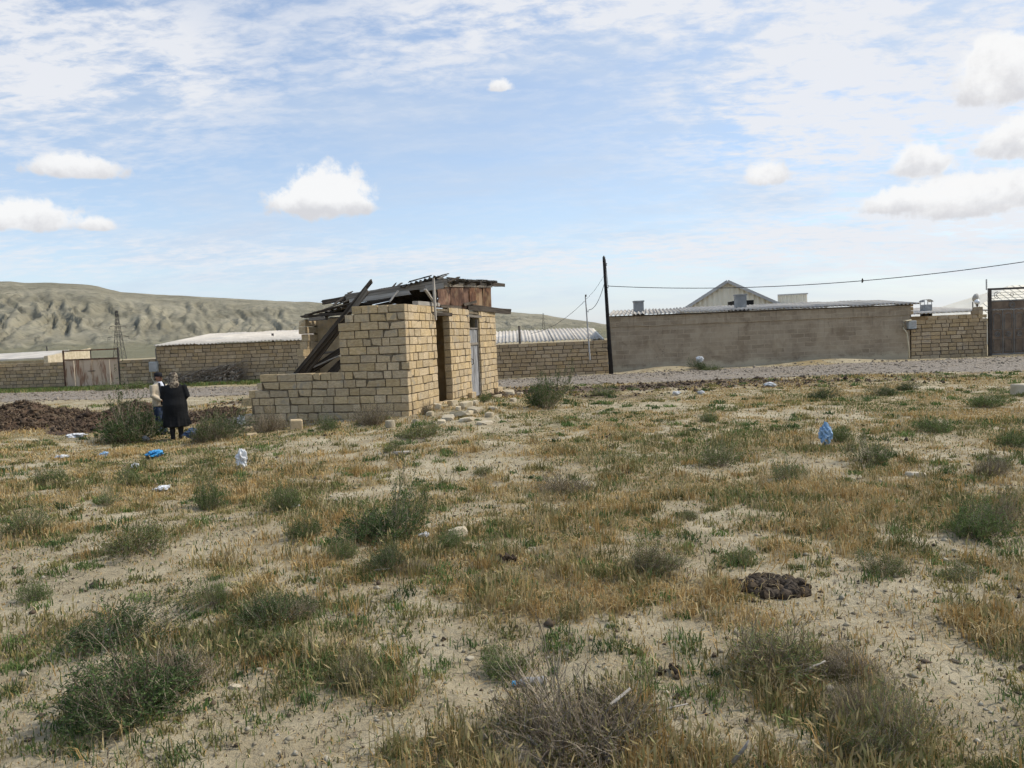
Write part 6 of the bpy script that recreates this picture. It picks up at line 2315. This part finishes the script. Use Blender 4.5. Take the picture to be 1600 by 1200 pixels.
def hand(bm, wrist, d, up, side, s=1.0):
    """palm and five bent fingers; d = direction of the fingers, up = back of the hand, side = towards the thumb"""
    w = Vector(wrist)
    d = Vector(d).normalized()
    up = Vector(up).normalized()
    side = Vector(side).normalized()
    add_tube(bm, [w - d * 0.02, w + d * 0.03 * s, w + d * 0.085 * s], [0.026 * s, 0.036 * s, 0.034 * s], 8)
    for k, (o, L) in enumerate(((0.027, 0.068), (0.009, 0.078), (-0.009, 0.072), (-0.026, 0.056))):
        b = w + d * 0.075 * s + side * o * s
        add_tube(bm, [b, b + (d * 0.9 - up * 0.25) * L * 0.45 * s, b + (d * 0.6 - up * 0.55) * L * s], [0.0098 * s, 0.009 * s, 0.007 * s], 6)
    b = w + d * 0.02 * s + side * 0.03 * s
    add_tube(bm, [b, b + (d * 0.5 + side * 0.7) * 0.04 * s, b + (d * 0.9 + side * 0.45) * 0.075 * s], [0.013 * s, 0.011 * s, 0.008 * s], 6)


def body_mesh(bm, ht, arms, stance=0.09):
    """a standing body facing -Y, joined to one surface by remeshing; arms: list of (shoulder, elbow, wrist, d, up, side)"""
    s = ht / 1.70
    # legs
    for sx in (-1, 1):
        x = sx * stance * s
        add_tube(bm, [(x, 0, 0.86 * s), (x, -0.005, 0.68 * s), (x, -0.01, 0.47 * s), (x, 0.005, 0.33 * s), (x, 0.012, 0.08 * s)], [0.088 * s, 0.082 * s, 0.056 * s, 0.055 * s, 0.038 * s], 12)
        add_tube(bm, [(x, 0.05 * s, 0.04 * s), (x, -0.05 * s, 0.042 * s), (x + sx * 0.012, -0.16 * s, 0.028 * s)], [0.038 * s, 0.042 * s, 0.026 * s], 10)
    # torso
    loft(bm, [(0, 0, 0.80 * s, 0.15 * s, 0.10 * s), (0, 0, 0.90 * s, 0.165 * s, 0.115 * s), (0, -0.005, 1.02 * s, 0.15 * s, 0.11 * s), (0, -0.01, 1.15 * s, 0.16 * s, 0.115 * s),
              (0, -0.005, 1.28 * s, 0.175 * s, 0.115 * s), (0, 0.0, 1.38 * s, 0.165 * s, 0.095 * s), (0, 0.005, 1.44 * s, 0.09 * s, 0.07 * s)])
    # neck and head
    add_tube(bm, [(0, 0.005, 1.40 * s), (0, -0.005, 1.50 * s)], [0.06 * s, 0.052 * s], 10)
    loft(bm, [(0, -0.028 * s, 1.472 * s, 0.030 * s, 0.04 * s), (0, -0.022 * s, 1.492 * s, 0.052 * s, 0.07 * s), (0, -0.016 * s, 1.53 * s, 0.066 * s, 0.088 * s), (0, -0.008 * s, 1.58 * s, 0.074 * s, 0.096 * s),
              (0, 0.0, 1.63 * s, 0.074 * s, 0.094 * s), (0, 0.004 * s, 1.67 * s, 0.060 * s, 0.078 * s), (0, 0.006 * s, 1.697 * s, 0.028 * s, 0.038 * s)], 14)
    add_tube(bm, [(0, -0.094 * s, 1.60 * s), (0, -0.108 * s, 1.575 * s), (0, -0.122 * s, 1.558 * s), (0, -0.098 * s, 1.548 * s)], [0.008 * s, 0.011 * s, 0.014 * s, 0.011 * s], 6)   # nose
    add_tube(bm, [(-0.02 * s, -0.095 * s, 1.522 * s), (0, -0.102 * s, 1.523 * s), (0.02 * s, -0.095 * s, 1.522 * s)], 0.0065 * s, 6)                                          # lips
    for sx in (-1, 1):
        add_tube(bm, [(sx * 0.073 * s, 0.005 * s, 1.55 * s), (sx * 0.084 * s, 0.012 * s, 1.575 * s), (sx * 0.078 * s, 0.01 * s, 1.60 * s)], [0.010 * s, 0.016 * s, 0.010 * s], 6)
        add_tube(bm, [(sx * 0.012 * s, -0.097 * s, 1.606 * s), (sx * 0.045 * s, -0.088 * s, 1.607 * s)], 0.008 * s, 6)                                                         # brow
    for (sh, el, wr, d, up, side) in arms:
        sh, el, wr = Vector(sh), Vector(el), Vector(wr)
        add_tube(bm, [sh, sh.lerp(el, 0.5), el, el.lerp(wr, 0.5), wr], [0.052 * s, 0.047 * s, 0.038 * s, 0.034 * s, 0.025 * s], 10)
        hand(bm, wr, d, up, side, s)


def eyes(parent, s, mat='cap'):
    for sx in (-1, 1):
        bm = bmesh.new()
        bmesh.ops.create_uvsphere(bm, u_segments=8, v_segments=6, radius=0.0105 * s)
        link('eye', bm_mesh('eye', bm), mat, parent, (sx * 0.029 * s, -0.090 * s, 1.588 * s), smooth=True)


def build_man():
    g = G(246, 681)
    p = Vector((g.x, g.y + 0.25, 0))
    p.z = h1(p.x, p.y) - 0.01
    top = D(251, 580, p.y).z
    ht = (top - p.z) / 1.03
    s = ht / 1.70
    m = empty('person', p, math.radians(68))
    tag(m, 'man in black cap, cream jacket, white shirt and jeans, facing the woman', 'person')
    bm = bmesh.new()
    L = [(Vector((-0.19, 0, 1.36)) * s, Vector((-0.25, -0.02, 1.10)) * s, Vector((-0.13, -0.20, 0.96)) * s, (0.7, -0.7, 0.0), (-0.3, -0.5, 0.8), (0.2, 0.2, 0.9)),
         (Vector((0.19, 0, 1.36)) * s, Vector((0.25, -0.03, 1.09)) * s, Vector((0.12, -0.21, 0.95)) * s, (-0.8, -0.6, -0.1), (0.3, -0.5, 0.8), (0.1, 0.2, 0.9))]
    m.scale = (1.1, 1.1, 1.0)
    body_mesh(bm, ht, L)
    remeshed('body', bm, 'skin', m, 0.011, 3)
    eyes(m, s)
    # jacket: torso shell and sleeves
    bm = bmesh.new()
    loft(bm, [(0, 0.0, 0.80 * s, 0.20 * s, 0.145 * s), (0, 0.0, 0.92 * s, 0.195 * s, 0.15 * s), (0, 0, 1.08 * s, 0.195 * s, 0.15 * s), (0, 0.0, 1.25 * s, 0.205 * s, 0.145 * s), (0, 0.005, 1.37 * s, 0.195 * s, 0.115 * s), (0, 0.012, 1.44 * s, 0.10 * s, 0.078 * s), (0, 0.015, 1.475 * s, 0.078 * s, 0.072 * s)], 20)
    for (sh, el, wr, *_r) in L:
        add_tube(bm, [sh + Vector((0, 0, 0.02)), sh.lerp(el, 0.5), el, el.lerp(wr, 0.5), wr], [0.078 * s, 0.07 * s, 0.064 * s, 0.056 * s, 0.046 * s], 12)
    remeshed('jacket', bm, 'jacket', m, 0.014, 5)
    # open front: shirt panel with dark lining edges
    bm = bmesh.new()
    loft(bm, [(0.0, -0.075 * s, 0.84 * s, 0.06 * s, 0.088 * s), (0.0, -0.078 * s, 1.05 * s, 0.07 * s, 0.088 * s), (0, -0.072 * s, 1.25 * s, 0.075 * s, 0.088 * s), (0, -0.055 * s, 1.38 * s, 0.065 * s, 0.075 * s), (0, -0.02 * s, 1.47 * s, 0.058 * s, 0.062 * s)], 14)
    link('shirt', bm_mesh('shirt', bm), 'shirt', m, smooth=True)
    for sx in (-1, 1):
        bm = bmesh.new()
        add_tube(bm, [(sx * 0.075 * s, -0.135 * s, 0.84 * s), (sx * 0.085 * s, -0.14 * s, 1.1 * s), (sx * 0.088 * s, -0.13 * s, 1.28 * s), (sx * 0.066 * s, -0.085 * s, 1.44 * s)], [0.022 * s, 0.022 * s, 0.026 * s, 0.022 * s], 7)
        link('lapel', bm_mesh('lapel', bm), 'lining', m, smooth=True)
    bm = bmesh.new()
    for sx in (-1, 1):
        x = sx * 0.09 * s
        add_tube(bm, [(x * 0.9, 0, 0.90 * s), (x, 0, 0.70 * s), (x, -0.01, 0.47 * s), (x, 0.005, 0.30 * s), (x, 0.01, 0.05 * s)], [0.105 * s, 0.10 * s, 0.078 * s, 0.075 * s, 0.07 * s], 12)
    loft(bm, [(0, 0, 0.78 * s, 0.165 * s, 0.115 * s), (0, 0, 0.93 * s, 0.175 * s, 0.125 * s)], 16)
    remeshed('jeans', bm, 'jeans', m, 0.014, 4)
    for sx in (-1, 1):
        bm = bmesh.new()
        add_tube(bm, [(sx * 0.09 * s, 0.06 * s, 0.045 * s), (sx * 0.09 * s, -0.05 * s, 0.05 * s), (sx * 0.10 * s, -0.18 * s, 0.032 * s)], [0.05 * s, 0.054 * s, 0.034 * s], 10)
        link('shoe', bm_mesh('shoe', bm), 'boot', m, smooth=True)
    # cap with peak
    bm = bmesh.new()
    loft(bm, [(0, 0.0, 1.615 * s, 0.085 * s, 0.106 * s), (0, 0.0, 1.66 * s, 0.088 * s, 0.108 * s), (0, 0.004 * s, 1.70 * s, 0.078 * s, 0.094 * s), (0, 0.008 * s, 1.725 * s, 0.04 * s, 0.05 * s)], 16)
    c = link('cap', bm_mesh('cap', bm), 'cap', m, smooth=True)
    V = []
    for zz in (0, 0.008):
        for k in range(9):
            a = math.pi * (1.12 + 0.76 * k / 8)
            V.append((0.083 * s * math.cos(a), 0.10 * s * math.sin(a), 1.625 * s + zz))
        for k in range(9):
            a = math.pi * (1.12 + 0.76 * k / 8)
            V.append((0.086 * s * math.cos(a), 0.10 * s * math.sin(a) - 0.075 * s * math.sin(math.pi * k / 8) ** 0.6, 1.608 * s + zz))
    Fc = []
    for k in range(8):
        Fc += [(k, k + 1, 9 + k + 1, 9 + k), (18 + k, 27 + k, 27 + k + 1, 18 + k + 1), (9 + k, 10 + k, 28 + k, 27 + k)]
    link('cap_peak', mesh_py('cap_peak', V, Fc), 'cap', c)
    bm = bmesh.new()
    loft(bm, [(0, 0.03 * s, 1.53 * s, 0.066 * s, 0.074 * s), (0, 0.022 * s, 1.58 * s, 0.077 * s, 0.085 * s), (0, 0.012 * s, 1.63 * s, 0.079 * s, 0.094 * s)], 14)
    link('hair', bm_mesh('hair', bm), 'hair', m, smooth=True)


def build_woman():
    p = G(277, 686)
    p.z -= 0.01
    top = D(268, 581, p.y).z
    ht = (top - p.z) / 1.02
    s = ht / 1.70
    m = empty('person', p, math.radians(205))
    tag(m, 'woman in long black coat and patterned beige headscarf, seen from behind', 'person')
    L = [(Vector((-0.18, 0, 1.36)) * s, Vector((-0.26, 0.03, 1.10)) * s, Vector((-0.17, -0.17, 0.98)) * s, (0.6, -0.75, 0), (-0.4, -0.4, 0.8), (0.2, 0.2, 0.9)),
         (Vector((0.18, 0, 1.36)) * s, Vector((0.24, 0.0, 1.10)) * s, Vector((0.14, -0.19, 1.0)) * s, (-0.7, -0.7, 0), (0.4, -0.4, 0.8), (0.2, 0.2, 0.9))]
    bm = bmesh.new()
    m.scale = (1.14, 1.12, 1.0)
    body_mesh(bm, ht, L, 0.085)
    remeshed('body', bm, 'skin', m, 0.011, 3)
    eyes(m, s)
    # long coat, flaring to the calf, with sleeves
    bm = bmesh.new()
    loft(bm, [(0.0, 0.01, 0.33 * s, 0.275 * s, 0.20 * s), (0, 0.012, 0.50 * s, 0.265 * s, 0.19 * s), (0, 0.015, 0.70 * s, 0.26 * s, 0.195 * s), (0, 0.015, 0.90 * s, 0.26 * s, 0.195 * s), (0, 0.0, 1.05 * s, 0.24 * s, 0.17 * s),
              (0, 0.0, 1.22 * s, 0.215 * s, 0.155 * s), (0, 0.008, 1.36 * s, 0.20 * s, 0.125 * s), (0, 0.012, 1.44 * s, 0.11 * s, 0.085 * s), (0, 0.01, 1.48 * s, 0.075 * s, 0.07 * s)], 22)
    for (sh, el, wr, *_r) in L:
        add_tube(bm, [sh + Vector((0, 0, 0.02)), sh.lerp(el, 0.5), el, el.lerp(wr, 0.5), wr], [0.085 * s, 0.078 * s, 0.07 * s, 0.06 * s, 0.05 * s], 12)
    # folds of the skirt
    for k in range(9):
        a = 2 * math.pi * k / 9 + 0.3
        add_tube(bm, [(0.20 * s * math.cos(a), 0.155 * s * math.sin(a) + 0.01, 0.85 * s), (0.235 * s * math.cos(a), 0.185 * s * math.sin(a) + 0.01, 0.55 * s), (0.25 * s * math.cos(a), 0.195 * s * math.sin(a) + 0.01, 0.325 * s)],
                 [0.012 * s, 0.026 * s, 0.032 * s], 7)
    remeshed('coat', bm, 'coat', m, 0.015, 3)
    # loose tail of the coat on the side away from the man
    V = []
    for e in (0, 0.012):
        for k in range(7):
            t = k / 6
            V.append((-0.20 * s - 0.13 * s * t, 0.06 + e, (0.80 - 0.42 * t) * s))
            V.append((-0.16 * s - 0.02 * s * t + 0.015 * math.sin(5 * t), 0.11 + e + 0.02 * math.sin(4 * t), (0.80 - 0.46 * t) * s))
    Fc = []
    for k in range(6):
        a = 2 * k
        Fc += [(a, a + 1, a + 3, a + 2), (14 + a, 14 + a + 2, 14 + a + 3, 14 + a + 1), (a, a + 2, a + 16, a + 14), (a + 1, a + 15, a + 17, a + 3)]
    link('coat_tail', mesh_py('coat_tail', V, Fc), 'coat', m)
    bm = bmesh.new()
    for sx in (-1, 1):
        x = sx * 0.085 * s
        add_tube(bm, [(x, 0, 0.45 * s), (x, 0.005, 0.30 * s), (x, 0.012, 0.10 * s), (x, 0.012, 0.05 * s)], [0.066 * s, 0.064 * s, 0.05 * s, 0.052 * s], 10)
        add_tube(bm, [(x, 0.07 * s, 0.042 * s), (x, -0.05 * s, 0.046 * s), (x, -0.17 * s, 0.03 * s)], [0.045 * s, 0.048 * s, 0.032 * s], 10)
    remeshed('boots', bm, 'boot', m, 0.012, 3)
    # headscarf: over the head, knotted and falling onto the shoulders
    bm = bmesh.new()
    loft(bm, [(0, 0.02 * s, 1.38 * s, 0.13 * s, 0.10 * s), (0, 0.02 * s, 1.44 * s, 0.105 * s, 0.092 * s), (0, 0.018 * s, 1.50 * s, 0.088 * s, 0.095 * s), (0, 0.012 * s, 1.56 * s, 0.088 * s, 0.105 * s), (0, 0.008 * s, 1.62 * s, 0.087 * s, 0.104 * s),
              (0, 0.01 * s, 1.68 * s, 0.072 * s, 0.088 * s), (0, 0.012 * s, 1.715 * s, 0.035 * s, 0.045 * s)], 18)
    # leave the face open
    geom = [f for f in bm.faces if f.calc_center_median().y < -0.045 * s and 1.49 * s < f.calc_center_median().z < 1.63 * s]
    bmesh.ops.delete(bm, geom=geom, context='FACES')
    bmesh.ops.solidify(bm, geom=bm.faces[:], thickness=-0.008)
    sc = link('headscarf', bm_mesh('headscarf', bm), 'scarf', m, smooth=True)
    bm = bmesh.new()
    loft(bm, [(0.0, 0.10 * s, 1.27 * s, 0.02 * s, 0.012 * s), (0.0, 0.115 * s, 1.33 * s, 0.085 * s, 0.025 * s), (0.0, 0.10 * s, 1.42 * s, 0.11 * s, 0.035 * s), (0, 0.09 * s, 1.5 * s, 0.07 * s, 0.03 * s)], 14)
    link('scarf_tail', bm_mesh('scarf_tail', bm), 'scarf', sc, smooth=True)


build_man()
build_woman()
